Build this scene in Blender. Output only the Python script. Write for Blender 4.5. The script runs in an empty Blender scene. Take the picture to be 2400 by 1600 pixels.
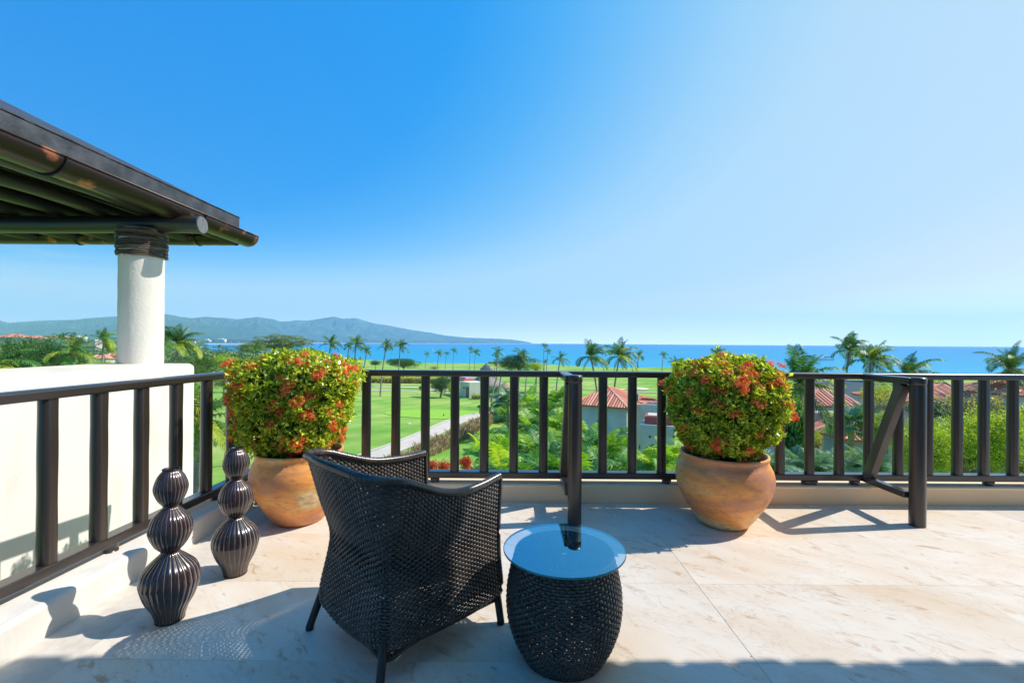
import bpy, bmesh, math, random
import numpy as np
from mathutils import Vector, Matrix
rad = math.radians
RND = random.Random(11)
SC = bpy.context.scene
COL = SC.collection

# ---------------------------------------------------------------- camera
FPX = 1080.0          # focal length in photo pixels (photo 2400 wide)
EYE = 1.3
PITCH, ROLL = rad(0.13), rad(0.40)
fwd = Vector((0, math.cos(PITCH), math.sin(PITCH)))
right0 = Vector((1, 0, 0)); up0 = right0.cross(fwd)
right = right0 * math.cos(ROLL) + up0 * math.sin(ROLL)
up = right.cross(fwd)
cam_d = bpy.data.cameras.new('camera'); cam = bpy.data.objects.new('camera', cam_d); COL.objects.link(cam)
cam.matrix_world = Matrix(((right.x, up.x, -fwd.x, 0), (right.y, up.y, -fwd.y, 0), (right.z, up.z, -fwd.z, EYE), (0, 0, 0, 1)))
cam_d.sensor_width = 36; cam_d.lens = 36 * FPX / 2400; cam_d.clip_start = 0.05; cam_d.clip_end = 60000
SC.camera = cam

# ---------------------------------------------------------------- sun and sky
SUN = Vector((1.03, 0.13, 1.08)).normalized()       # towards the sun
elev = math.asin(SUN.z); azim = math.atan2(SUN.x, SUN.y)
world = bpy.data.worlds.new('World'); SC.world = world; world.use_nodes = True
wn = world.node_tree.nodes; wl = world.node_tree.links
bg = wn['Background']; bg.inputs[1].default_value = 0.15
sky = wn.new('ShaderNodeTexSky'); sky.sky_type = 'NISHITA'; sky.sun_disc = False
sky.sun_elevation = elev; sky.sun_rotation = azim; sky.altitude = 0; sky.air_density = 1.0; sky.dust_density = 0.6; sky.ozone_density = 1.6
sky.dust_density = 0.55
EXPO = 0.5
# tone the physical sky the way the photograph does: its brightness (stronger towards the sun) picks the blue
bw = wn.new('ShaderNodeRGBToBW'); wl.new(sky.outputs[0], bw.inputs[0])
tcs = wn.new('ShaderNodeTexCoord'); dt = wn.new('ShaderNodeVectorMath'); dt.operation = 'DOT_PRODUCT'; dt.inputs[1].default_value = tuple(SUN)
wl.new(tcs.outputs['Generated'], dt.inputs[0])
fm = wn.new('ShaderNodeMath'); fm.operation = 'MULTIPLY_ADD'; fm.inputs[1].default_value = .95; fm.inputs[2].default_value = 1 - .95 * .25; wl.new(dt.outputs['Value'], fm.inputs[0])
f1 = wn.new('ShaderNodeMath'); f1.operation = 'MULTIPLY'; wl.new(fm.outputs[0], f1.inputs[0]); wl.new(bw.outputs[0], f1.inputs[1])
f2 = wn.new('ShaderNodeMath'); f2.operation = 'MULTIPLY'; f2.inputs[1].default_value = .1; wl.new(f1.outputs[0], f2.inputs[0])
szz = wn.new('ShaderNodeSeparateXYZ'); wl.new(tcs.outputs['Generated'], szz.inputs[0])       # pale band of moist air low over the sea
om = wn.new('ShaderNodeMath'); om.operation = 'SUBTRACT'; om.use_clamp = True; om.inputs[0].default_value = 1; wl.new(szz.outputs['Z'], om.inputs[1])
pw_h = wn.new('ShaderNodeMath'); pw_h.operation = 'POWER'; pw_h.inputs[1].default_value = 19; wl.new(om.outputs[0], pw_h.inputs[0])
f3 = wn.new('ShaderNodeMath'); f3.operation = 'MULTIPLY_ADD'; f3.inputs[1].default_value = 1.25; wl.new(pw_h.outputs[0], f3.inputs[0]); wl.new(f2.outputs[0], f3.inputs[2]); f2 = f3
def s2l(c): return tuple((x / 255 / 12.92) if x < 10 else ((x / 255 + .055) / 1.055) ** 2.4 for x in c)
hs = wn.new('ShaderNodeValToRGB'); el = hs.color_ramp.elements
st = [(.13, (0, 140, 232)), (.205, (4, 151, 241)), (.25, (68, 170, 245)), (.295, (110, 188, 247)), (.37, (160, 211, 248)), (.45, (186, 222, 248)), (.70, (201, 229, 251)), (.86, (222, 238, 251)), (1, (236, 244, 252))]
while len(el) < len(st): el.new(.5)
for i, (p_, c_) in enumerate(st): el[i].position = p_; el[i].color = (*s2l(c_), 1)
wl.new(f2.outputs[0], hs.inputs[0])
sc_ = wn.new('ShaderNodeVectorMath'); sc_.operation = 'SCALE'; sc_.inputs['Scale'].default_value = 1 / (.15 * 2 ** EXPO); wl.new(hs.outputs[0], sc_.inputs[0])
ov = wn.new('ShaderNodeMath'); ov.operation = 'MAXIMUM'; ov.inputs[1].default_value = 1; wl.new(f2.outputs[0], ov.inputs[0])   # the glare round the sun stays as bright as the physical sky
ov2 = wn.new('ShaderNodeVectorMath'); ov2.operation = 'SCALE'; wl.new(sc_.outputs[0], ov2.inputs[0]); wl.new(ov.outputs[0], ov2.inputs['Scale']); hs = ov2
# faint high streaks of cloud low in the north-west
tc = wn.new('ShaderNodeTexCoord'); mp = wn.new('ShaderNodeMapping'); mp.inputs['Scale'].default_value = (5, 5, 55); mp.inputs['Location'].default_value = (2.3, .7, 1.9)
nz = wn.new('ShaderNodeTexNoise'); nz.inputs['Scale'].default_value = 1.6; nz.inputs['Detail'].default_value = 7; nz.inputs['Roughness'].default_value = .62
cr = wn.new('ShaderNodeValToRGB'); cr.color_ramp.elements[0].position = .44; cr.color_ramp.elements[1].position = .64
cr.color_ramp.elements[0].color = (0, 0, 0, 1); cr.color_ramp.elements[1].color = (.6, .6, .6, 1)
sp = wn.new('ShaderNodeSeparateXYZ'); hb = wn.new('ShaderNodeMapRange')
hb.inputs['From Min'].default_value = .16; hb.inputs['From Max'].default_value = .07
mul = wn.new('ShaderNodeMath'); mul.operation = 'MULTIPLY'
mx = wn.new('ShaderNodeMixRGB'); mx.inputs['Color2'].default_value = (2.9, 3.5, 4.1, 1)
wl.new(tc.outputs['Generated'], mp.inputs['Vector']); wl.new(mp.outputs[0], nz.inputs['Vector']); wl.new(nz.outputs[0], cr.inputs[0])
wl.new(tc.outputs['Generated'], sp.inputs[0]); wl.new(sp.outputs['Z'], hb.inputs['Value'])
wl.new(cr.outputs[0], mul.inputs[0]); wl.new(hb.outputs[0], mul.inputs[1])
xm = wn.new('ShaderNodeMapRange'); xm.inputs['From Min'].default_value = -.52; xm.inputs['From Max'].default_value = -.72; wl.new(sp.outputs['X'], xm.inputs['Value'])
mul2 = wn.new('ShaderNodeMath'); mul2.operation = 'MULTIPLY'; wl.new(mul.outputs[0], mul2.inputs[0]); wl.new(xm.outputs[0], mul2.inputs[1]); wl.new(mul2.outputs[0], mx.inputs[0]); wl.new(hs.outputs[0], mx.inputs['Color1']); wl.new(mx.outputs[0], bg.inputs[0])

sun_d = bpy.data.lights.new('sun', 'SUN'); sun_d.energy = 4.2; sun_d.angle = rad(.5); sun_d.color = (1, .94, .85)
sun = bpy.data.objects.new('sun', sun_d); COL.objects.link(sun)
sun.rotation_euler = (-SUN).to_track_quat('-Z', 'Y').to_euler()
sun.location = (20, 3, 20)
SC.view_settings.view_transform = 'Standard'; SC.view_settings.look = 'None'
SC.view_settings.exposure = EXPO; SC.view_settings.gamma = 1; SC.view_settings.use_curve_mapping = False
SC.cycles.max_bounces = 6; SC.cycles.transparent_max_bounces = 12; SC.cycles.caustics_reflective = False; SC.cycles.caustics_refractive = False
SC.cycles.volume_bounces = 2
SC.cycles.use_denoising = True

# ---------------------------------------------------------------- helpers
def P(px, py, Y):
    """world point seen at photo pixel (px,py) at distance Y in front of the camera"""
    d = right * ((px - 1200) / FPX) + up * ((800 - py) / FPX) + fwd
    d = d * (Y / d.y)
    return Vector((d.x, d.y, d.z + EYE))
def X(px, Y): return (px - 1200) / FPX * Y

def props(o, label=None, cat=None, group=None, kind=None):
    if label: o['label'] = label
    if cat: o['category'] = cat
    if group: o['group'] = group
    if kind: o['kind'] = kind
    return o
def empty(name, loc, label, cat, group=None, rz=0):
    o = bpy.data.objects.new(name, None); COL.objects.link(o); o.location = loc; o.rotation_euler = (0, 0, rz)
    o.empty_display_size = .1
    return props(o, label, cat, group)
def link(name, me, parent=None, loc=(0, 0, 0), rot=(0, 0, 0), scale=(1, 1, 1)):
    o = bpy.data.objects.new(name, me); COL.objects.link(o)
    if parent: o.parent = parent
    o.location = loc; o.rotation_euler = rot; o.scale = scale if hasattr(scale, '__len__') else (scale,) * 3
    return o

class MB:
    """collects simple shapes into one mesh"""
    def __init__(s): s.v = []; s.f = []; s.m = []; s.sm = []
    def add(s, vs, fs, m=0, smooth=False):
        b = len(s.v); s.v += [tuple(v) for v in vs]
        for f in fs: s.f.append([i + b for i in f]); s.m.append(m); s.sm.append(smooth)
    def box(s, c, d, m=0, rot=None):
        c = Vector(c); hx, hy, hz = d[0] / 2, d[1] / 2, d[2] / 2
        vs = [Vector((x, y, z)) for x in (-hx, hx) for y in (-hy, hy) for z in (-hz, hz)]
        if rot is not None: vs = [rot @ v for v in vs]
        s.add([v + c for v in vs], [(0, 1, 3, 2), (4, 6, 7, 5), (0, 4, 5, 1), (2, 3, 7, 6), (0, 2, 6, 4), (1, 5, 7, 3)], m)
    def tube(s, pts, rs, n=8, m=0, caps=True, smooth=True, flat=1.0):
        pts = [Vector(p) for p in pts]
        if not hasattr(rs, '__len__'): rs = [rs] * len(pts)
        vs = []; ref = None
        for i, p in enumerate(pts):
            t = (pts[min(i + 1, len(pts) - 1)] - pts[max(i - 1, 0)]).normalized()
            if ref is None: ref = Vector((0, 0, 1)) if abs(t.z) < .9 else Vector((0, 1, 0))
            a = t.cross(ref)
            if a.length < 1e-4: a = t.cross(Vector((1, 0, 0)))
            a.normalize(); b = a.cross(t).normalized()
            for k in range(n):
                th = 2 * math.pi * k / n
                vs.append(p + (a * math.cos(th) + b * math.sin(th) * flat) * rs[i])
        fs = []
        for i in range(len(pts) - 1):
            for k in range(n):
                fs.append((i * n + k, i * n + (k + 1) % n, (i + 1) * n + (k + 1) % n, (i + 1) * n + k))
        s.add(vs, fs, m, smooth)
        if caps:
            b = len(s.v) - len(vs)
            s.f.append([b + k for k in range(n)]); s.m.append(m); s.sm.append(False)
            e = b + (len(pts) - 1) * n
            s.f.append([e + k for k in reversed(range(n))]); s.m.append(m); s.sm.append(False)
    def lathe(s, prof, n=48, m=0, c=(0, 0, 0), mfun=None, rfun=None):
        vs = []
        for r, z in prof:
            for k in range(n):
                th = 2 * math.pi * k / n
                rr = r * (rfun(th, z) if rfun else 1)
                vs.append((c[0] + rr * math.cos(th), c[1] + rr * math.sin(th), c[2] + z))
        b = len(s.v); s.v += vs
        for i in range(len(prof) - 1):
            for k in range(n):
                s.f.append([b + i * n + k, b + i * n + (k + 1) % n, b + (i + 1) * n + (k + 1) % n, b + (i + 1) * n + k])
                s.m.append(mfun(k, i) if mfun else m); s.sm.append(True)
    def mesh(s, name, mats):
        me = bpy.data.meshes.new(name); me.from_pydata(s.v, [], s.f)
        if not hasattr(mats, '__len__'): mats = [mats]
        for mt in mats: me.materials.append(mt)
        me.polygons.foreach_set('material_index', s.m); me.polygons.foreach_set('use_smooth', s.sm)
        me.update(); return me
    def obj(s, name, mats, parent=None, **k): return link(name, s.mesh(name, mats), parent, **k)

def bevel(o, w=.01, seg=3):
    b = o.modifiers.new('bevel', 'BEVEL'); b.width = w; b.segments = seg; b.limit_method = 'ANGLE'; b.angle_limit = rad(40)
    for p in o.data.polygons: p.use_smooth = True
    o.data.set_sharp_from_angle(angle=rad(40)) if hasattr(o.data, 'set_sharp_from_angle') else None
    return o
def quad_mesh(name, V, mats, midx=None, smooth=False):
    """V: (N,4,3) array of quads"""
    V = np.asarray(V, dtype=np.float32); n = len(V)
    me = bpy.data.meshes.new(name); me.vertices.add(n * 4); me.vertices.foreach_set('co', V.reshape(-1))
    me.loops.add(n * 4); me.loops.foreach_set('vertex_index', np.arange(n * 4, dtype=np.int32))
    me.polygons.add(n); me.polygons.foreach_set('loop_start', np.arange(0, n * 4, 4, dtype=np.int32))
    me.polygons.foreach_set('loop_total', np.full(n, 4, dtype=np.int32))
    if not hasattr(mats, '__len__'): mats = [mats]
    for mt in mats: me.materials.append(mt)
    if midx is not None: me.polygons.foreach_set('material_index', np.asarray(midx, dtype=np.int32))
    me.update(calc_edges=True); return me
def grid_mesh(name, G, mats, closed_u=False, smooth=True):
    """G: (rows, cols, 3)"""
    G = np.asarray(G, dtype=np.float32); r, c, _ = G.shape
    idx = np.arange(r * c).reshape(r, c)
    if closed_u: nx = np.roll(idx, -1, axis=1); a, b, d, e = idx[:-1], nx[:-1], nx[1:], idx[1:]
    else: a, b, d, e = idx[:-1, :-1], idx[:-1, 1:], idx[1:, 1:], idx[1:, :-1]
    F = np.stack([a, b, d, e], -1).reshape(-1, 4).astype(np.int32)
    me = bpy.data.meshes.new(name); me.vertices.add(r * c); me.vertices.foreach_set('co', G.reshape(-1))
    n = len(F); me.loops.add(n * 4); me.loops.foreach_set('vertex_index', F.reshape(-1))
    me.polygons.add(n); me.polygons.foreach_set('loop_start', np.arange(0, n * 4, 4, dtype=np.int32))
    me.polygons.foreach_set('loop_total', np.full(n, 4, dtype=np.int32))
    me.polygons.foreach_set('use_smooth', np.full(n, smooth))
    if not hasattr(mats, '__len__'): mats = [mats]
    for mt in mats: me.materials.append(mt)
    me.update(calc_edges=True); return me

# ---------------------------------------------------------------- materials
def newmat(name):
    m = bpy.data.materials.new(name); m.use_nodes = True
    nt = m.node_tree; return m, nt.nodes, nt.links, nt.nodes['Principled BSDF']
def ramp(N, stops):
    r = N.new('ShaderNodeValToRGB'); e = r.color_ramp.elements
    while len(e) < len(stops): e.new(.5)
    for i, (p, c) in enumerate(stops): e[i].position = p; e[i].color = (*c, 1)
    return r
def pmat(name, c1, c2=None, scale=8, rough=.6, bump=0, bscale=None, metal=0, spec=.5, coat=0, stretch=(1, 1, 1), lo=.35, hi=.65, detail=6, bdist=.01, coords='Object', coatr=.1):
    m, N, L, B = newmat(name)
    B.inputs['Roughness'].default_value = rough; B.inputs['Metallic'].default_value = metal
    B.inputs['Specular IOR Level'].default_value = spec; B.inputs['Coat Weight'].default_value = coat; B.inputs['Coat Roughness'].default_value = coatr
    B.inputs['Base Color'].default_value = (*c1, 1)
    if c2 is None and not bump: return m
    tc = N.new('ShaderNodeTexCoord'); mp = N.new('ShaderNodeMapping'); mp.inputs['Scale'].default_value = stretch
    if coords == 'World':
        g = N.new('ShaderNodeNewGeometry'); L.new(g.outputs['Position'], mp.inputs[0])
    else: L.new(tc.outputs[coords], mp.inputs[0])
    if c2 is not None:
        n = N.new('ShaderNodeTexNoise'); n.inputs['Scale'].default_value = scale; n.inputs['Detail'].default_value = detail
        L.new(mp.outputs[0], n.inputs['Vector']); r = ramp(N, [(lo, c1), (hi, c2)])
        L.new(n.outputs[0], r.inputs[0]); L.new(r.outputs[0], B.inputs['Base Color'])
    if bump:
        n2 = N.new('ShaderNodeTexNoise'); n2.inputs['Scale'].default_value = bscale or scale * 4; n2.inputs['Detail'].default_value = 5
        L.new(mp.outputs[0], n2.inputs['Vector']); b = N.new('ShaderNodeBump'); b.inputs['Strength'].default_value = bump; b.inputs['Distance'].default_value = bdist
        L.new(n2.outputs[0], b.inputs['Height']); L.new(b.outputs[0], B.inputs['Normal'])
    return m
def leafmat(name, stops, rough=.45, tr=.35, src='island', spec=.4, trc=1.3, gain=None):
    if gain is None: gain = {'ixora_leaf': 2.8, 'broad_leaf_lime': 2.7, 'olive_leaf': 3.0, 'ixora_young_leaf': 1.8}.get(name, 2.0) if tr > .1 and name not in ('dry_reed', 'coral_floret', 'palm_frond_dry') else (1.7 if name == 'dry_reed' else 1.0)
    m, N, L, B = newmat(name)
    if src == 'island': s = N.new('ShaderNodeNewGeometry').outputs['Random Per Island']
    elif src == 'object': s = N.new('ShaderNodeObjectInfo').outputs['Random']
    else:
        a = N.new('ShaderNodeNewGeometry').outputs['Random Per Island']; b = N.new('ShaderNodeObjectInfo').outputs['Random']
        mm = N.new('ShaderNodeMath'); mm.operation = 'MULTIPLY_ADD'; mm.inputs[1].default_value = .45
        m2 = N.new('ShaderNodeMath'); m2.operation = 'MULTIPLY'; m2.inputs[1].default_value = .55
        L.new(b, m2.inputs[0]); L.new(a, mm.inputs[0]); L.new(m2.outputs[0], mm.inputs[2]); s = mm.outputs[0]
    r = ramp(N, [(p_, tuple(min(.9, q * gain) for q in c_)) for p_, c_ in stops]); L.new(s, r.inputs[0]); L.new(r.outputs[0], B.inputs['Base Color'])
    B.inputs['Roughness'].default_value = rough; B.inputs['Specular IOR Level'].default_value = spec
    t = N.new('ShaderNodeBsdfTranslucent'); g = N.new('ShaderNodeMixRGB'); g.blend_type = 'MULTIPLY'; g.inputs[0].default_value = 1
    g.inputs['Color2'].default_value = (trc * 1.05, trc, trc * .45, 1); L.new(r.outputs[0], g.inputs['Color1']); L.new(g.outputs[0], t.inputs['Color'])
    mix = N.new('ShaderNodeMixShader'); mix.inputs[0].default_value = tr
    L.new(B.outputs[0], mix.inputs[1]); L.new(t.outputs[0], mix.inputs[2]); L.new(mix.outputs[0], N['Material Output'].inputs['Surface'])
    return m

# cream marble with brown diagonal streaks, stains and specks
def marble():
    m, N, L, B = newmat('cream_marble')
    g = N.new('ShaderNodeNewGeometry'); oi = N.new('ShaderNodeObjectInfo')
    off = N.new('ShaderNodeVectorMath'); off.operation = 'MULTIPLY_ADD'
    cmb = N.new('ShaderNodeCombineXYZ')
    for k in range(3): L.new(oi.outputs['Random'], cmb.inputs[k])
    L.new(cmb.outputs[0], off.inputs[0]); off.inputs[1].default_value = (7, 11, 3); L.new(g.outputs['Position'], off.inputs[2])
    mr0 = N.new('ShaderNodeMapping'); mr0.inputs['Rotation'].default_value = (0, 0, rad(38)); L.new(off.outputs[0], mr0.inputs[0])
    mp = N.new('ShaderNodeMapping'); mp.inputs['Scale'].default_value = (1.0, 2.3, 1)
    L.new(mr0.outputs[0], mp.inputs[0])
    def noise(scale, detail, rough=.55, dist=0):
        n = N.new('ShaderNodeTexNoise'); n.inputs['Scale'].default_value = scale; n.inputs['Detail'].default_value = detail
        n.inputs['Roughness'].default_value = rough; n.inputs['Distortion'].default_value = dist; L.new(mp.outputs[0], n.inputs['Vector']); return n
    n1 = noise(1.3, 5); r1 = ramp(N, [(.34, (.68, .57, .455)), (.50, (.715, .645, .56)), (.66, (.70, .585, .47))]); L.new(n1.outputs[0], r1.inputs[0])
    n2 = noise(3.6, 9, .68, 1.3); r2 = ramp(N, [(.53, (0, 0, 0)), (.63, (1, 1, 1))]); L.new(n2.outputs[0], r2.inputs[0])
    n3 = noise(11, 8, .6, .8); r3 = ramp(N, [(.47, (0, 0, 0)), (.60, (1, 1, 1))]); L.new(n3.outputs[0], r3.inputs[0])
    mm = N.new('ShaderNodeMath'); mm.operation = 'MULTIPLY'; L.new(r2.outputs[0], mm.inputs[0]); L.new(r3.outputs[0], mm.inputs[1])
    x1 = N.new('ShaderNodeMixRGB'); x1.inputs['Color2'].default_value = (.46, .29, .17, 1); L.new(r1.outputs[0], x1.inputs['Color1'])
    m3 = N.new('ShaderNodeMath'); m3.operation = 'MULTIPLY'; m3.inputs[1].default_value = .85; L.new(mm.outputs[0], m3.inputs[0]); L.new(m3.outputs[0], x1.inputs[0])
    # thin hairline veins
    n4 = noise(2.1, 9, .7, .6); a = N.new('ShaderNodeMath'); a.operation = 'SUBTRACT'; a.inputs[1].default_value = .5; L.new(n4.outputs[0], a.inputs[0])
    ab = N.new('ShaderNodeMath'); ab.operation = 'ABSOLUTE'; L.new(a.outputs[0], ab.inputs[0])
    r4 = ramp(N, [(0, (1, 1, 1)), (.007, (0, 0, 0))]); L.new(ab.outputs[0], r4.inputs[0])
    m4 = N.new('ShaderNodeMath'); m4.operation = 'MULTIPLY'; m4.inputs[1].default_value = .42; L.new(r4.outputs[0], m4.inputs[0])
    x2 = N.new('ShaderNodeMixRGB'); x2.inputs['Color2'].default_value = (.30, .21, .15, 1); L.new(x1.outputs[0], x2.inputs['Color1']); L.new(m4.outputs[0], x2.inputs[0])
    # small dark pits
    vo = N.new('ShaderNodeTexVoronoi'); vo.inputs['Scale'].default_value = 9; L.new(off.outputs[0], vo.inputs['Vector'])
    r5 = ramp(N, [(.03, (1, 1, 1)), (.05, (0, 0, 0))]); L.new(vo.outputs['Distance'], r5.inputs[0])
    m5 = N.new('ShaderNodeMath'); m5.operation = 'MULTIPLY'; L.new(r5.outputs[0], m5.inputs[0]); L.new(r3.outputs[0], m5.inputs[1])
    x3 = N.new('ShaderNodeMixRGB'); x3.inputs['Color2'].default_value = (.14, .10, .08, 1); L.new(x2.outputs[0], x3.inputs['Color1']); L.new(m5.outputs[0], x3.inputs[0])
    # ochre stain patches
    n6 = noise(.75, 3); r6 = ramp(N, [(.54, (0, 0, 0)), (.70, (.42, .42, .42))]); L.new(n6.outputs[0], r6.inputs[0])
    x4 = N.new('ShaderNodeMixRGB'); x4.inputs['Color2'].default_value = (.62, .44, .25, 1); L.new(x3.outputs[0], x4.inputs['Color1']); L.new(r6.outputs[0], x4.inputs[0])
    tn = N.new('ShaderNodeMapRange'); tn.inputs['To Min'].default_value = .91; tn.inputs['To Max'].default_value = 1.03; L.new(oi.outputs['Random'], tn.inputs['Value'])
    vm = N.new('ShaderNodeVectorMath'); vm.operation = 'SCALE'; L.new(x4.outputs[0], vm.inputs[0]); L.new(tn.outputs[0], vm.inputs['Scale']); L.new(vm.outputs[0], B.inputs['Base Color']); B.inputs['Roughness'].default_value = .5; B.inputs['Specular IOR Level'].default_value = .35
    bp = N.new('ShaderNodeBump'); bp.inputs['Strength'].default_value = .25; bp.inputs['Distance'].default_value = .004; L.new(n3.outputs[0], bp.inputs['Height']); L.new(bp.outputs[0], B.inputs['Normal'])
    return m

M = {}
M['marble'] = marble()
M['grout'] = pmat('grout', (.62, .57, .50), (.55, .49, .42), 20, .8)
M['plaster'] = pmat('cream_plaster', (.64, .605, .545), (.735, .705, .655), 2.6, .85, .45, 40, bdist=.005, spec=.2, stretch=(1.4, 1.4, .45), lo=.3, hi=.5, detail=8)
M['plaster_rough'] = pmat('rough_cream_plaster', (.73, .695, .64), (.69, .65, .59), 3, .85, .5, 34, bdist=.007, spec=.2)
M['plaster_bounce'] = pmat('bounce_tinted_plaster', (.88, .64, .41), (.84, .60, .37), 2, .8, .3, 50, bdist=.004, spec=.2)  # warm, bright base colour carries sunlit floor bounce for the shaded front kerb
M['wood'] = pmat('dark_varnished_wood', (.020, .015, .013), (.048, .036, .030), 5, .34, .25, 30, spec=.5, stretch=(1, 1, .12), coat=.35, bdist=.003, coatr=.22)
M['wood_h'] = pmat('dark_varnished_rail', (.022, .017, .015), (.045, .035, .030), 5, .32, .2, 30, spec=.5, stretch=(.1, .1, 1), coat=.45, bdist=.003, coatr=.2)
M['brace'] = pmat('bronze_brace', (.062, .047, .038), (.095, .075, .060), 5, .4, .1, 30, spec=.5, stretch=(1, 1, .1), coat=.2)
M['tar'] = pmat('weathered_roof_felt', (.020, .023, .030), (.055, .060, .072), 7, .62, .6, 25, bdist=.01)
M['gutter'] = pmat('dark_copper_gutter', (.045, .028, .024), (.42, .14, .07), 5, .3, .15, 20, metal=.55, lo=.60, hi=.68, detail=8, bdist=.004)
M['black'] = pmat('black_metal', (.012, .012, .013), None, rough=.4)
M['log'] = pmat('stained_log', (.014, .012, .011), (.035, .028, .022), 6, .42, .35, 30, stretch=(.12, 1, 1), bdist=.004, coat=.2)
M['log_y'] = pmat('stained_pole', (.012, .010, .009), (.030, .025, .020), 6, .5, .35, 30, stretch=(1, .12, 1), bdist=.004, coat=.2)
M['log_end'] = pmat('log_end_grain', (.10, .105, .115), (.16, .165, .175), 30, .7, .4, 80)
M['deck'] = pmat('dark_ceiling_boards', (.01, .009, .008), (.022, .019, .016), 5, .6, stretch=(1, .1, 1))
M['wicker'] = pmat('black_wicker', (.020, .015, .013), (.070, .052, .043), 14, .33, spec=.6, coat=.25, coatr=.25)
M['vine'] = leafmat('wrapped_vine', [(0, (.028, .018, .014)), (.6, (.075, .045, .032)), (1, (.15, .095, .06))], rough=.5, tr=0)
M['vase'] = pmat('dark_lacquer', (.018, .013, .014), (.050, .022, .022), 5, .26, .1, 60, metal=.35, spec=.6, coat=.6, bdist=.002, coatr=.14)
M['vase_line'] = pmat('pale_scored_line', (.30, .27, .26), (.20, .17, .16), 30, .35, metal=.3)
M['soil'] = pmat('soil', (.03, .02, .015), (.06, .04, .03), 40, .95, .8, 60)
M['stem'] = pmat('brown_stem', (.09, .065, .045), (.15, .11, .08), 20, .8)
M['bark'] = pmat('grey_bark', (.13, .11, .09), (.24, .21, .18), 4, .9, .8, 12, bdist=.03)
M['palmtrunk'] = pmat('palm_trunk', (.20, .175, .15), (.34, .31, .27), 3, .85, .7, 6, stretch=(.5, .5, 5), bdist=.02)
M['rooftile'] = leafmat('clay_roof_tile', [(0, (.48, .15, .09)), (.5, (.66, .25, .15)), (1, (.80, .42, .30))], rough=.75, tr=0, spec=.25)
M['tilebase'] = pmat('roof_mortar', (.30, .14, .09), None, rough=.9)
M['housewall'] = pmat('pale_house_plaster', (.62, .60, .57), (.48, .46, .43), .8, .85)
M['lavwall'] = pmat('lilac_house_plaster', (.52, .42, .47), (.48, .39, .44), 1, .85)
M['creamwall'] = pmat('cream_house_plaster', (.72, .68, .55), (.68, .63, .50), 1, .85)
M['greywall'] = pmat('grey_house_plaster', (.34, .33, .31), (.29, .28, .27), 1, .85)
M['redtrim'] = pmat('red_painted_parapet', (.48, .09, .075), None, rough=.7)
M['white'] = pmat('white_paint', (.78, .78, .76), None, rough=.5)
M['glassdark'] = pmat('dark_window', (.03, .045, .06), None, rough=.1)
M['door'] = pmat('brown_door', (.22, .15, .09), None, rough=.6)
M['thatch'] = pmat('grey_thatch', (.20, .17, .15), (.36, .32, .29), 4, .95, 1, 18, stretch=(3, 3, .4), bdist=.06)
M['thatch2'] = pmat('straw_thatch', (.36, .27, .14), (.50, .40, .22), 4, .95, 1, 18, stretch=(3, 3, .5), bdist=.05)
M['concrete'] = pmat('path_concrete', (.60, .52, .43), (.52, .45, .37), 1.2, .85, .2, 20)
M['kerb'] = pmat('path_kerb', (.60, .55, .47), None, rough=.85)
M['sand'] = pmat('pale_sand', (.66, .57, .44), (.58, .50, .38), 1, .95)
M['blue'] = pmat('blue_cushion', (.03, .14, .5), None, rough=.8)
M['gel'] = pmat('white_gelcoat', (.8, .81, .82), None, rough=.25)
M['rock'] = pmat('dark_rock', (.13, .11, .10), (.2, .17, .16), .3, .95)
# foliage
M['palm'] = leafmat('palm_frond_green', [(0, (.018, .055, .014)), (.5, (.038, .10, .018)), (1, (.10, .17, .025))], tr=.3, src='both')
M['palm_y'] = leafmat('palm_frond_yellow', [(0, (.07, .13, .015)), (.6, (.17, .21, .02)), (1, (.34, .30, .035))], tr=.35, src='both')
M['palm_d'] = leafmat('palm_frond_dry', [(0, (.15, .08, .035)), (1, (.30, .18, .08))], tr=.2, src='both')
M['areca'] = leafmat('areca_green', [(0, (.022, .075, .016)), (.45, (.05, .14, .022)), (.8, (.12, .22, .025)), (1, (.26, .28, .03))], tr=.35, src='both')
M['areca_y'] = leafmat('areca_lime', [(0, (.07, .17, .015)), (.6, (.17, .28, .02)), (1, (.36, .36, .03))], tr=.4, src='both')
M['fan'] = leafmat('blue_green_fan', [(0, (.035, .09, .05)), (.6, (.08, .16, .09)), (1, (.17, .24, .15))], tr=.25, src='both', rough=.35)
M['leaf'] = leafmat('broad_leaf_green', [(0, (.012, .042, .012)), (.5, (.03, .082, .017)), (1, (.07, .13, .025))], tr=.25, src='both')
M['leaf_l'] = leafmat('broad_leaf_lime', [(0, (.04, .09, .012)), (.45, (.11, .18, .014)), (1, (.28, .27, .018))], tr=.4)
M['leaf_y'] = leafmat('yellow_hedge_leaf', [(0, (.10, .12, .012)), (.5, (.24, .22, .018)), (1, (.42, .34, .03))], tr=.35)
M['leaf_o'] = leafmat('olive_leaf', [(0, (.035, .055, .018)), (.5, (.07, .095, .028)), (1, (.12, .13, .04))], tr=.2)
M['leaf_m'] = leafmat('mixed_rusty_leaf', [(0, (.02, .05, .012)), (.55, (.05, .10, .018)), (.85, (.12, .13, .03)), (1, (.24, .12, .06))], tr=.25)
M['leaf_vine'] = leafmat('big_glossy_vine_leaf', [(0, (.012, .05, .015)), (.7, (.03, .10, .02)), (1, (.14, .2, .02))], tr=.25, rough=.3)
M['leaf_r'] = leafmat('red_cordyline_leaf', [(0, (.12, .015, .015)), (.5, (.30, .03, .025)), (.85, (.40, .06, .03)), (1, (.30, .22, .03))], tr=.35)
M['drygrass'] = leafmat('dry_reed', [(0, (.14, .10, .06)), (.5, (.26, .18, .11)), (.9, (.38, .29, .19)), (1, (.14, .17, .05))], tr=.25, rough=.8)
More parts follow.
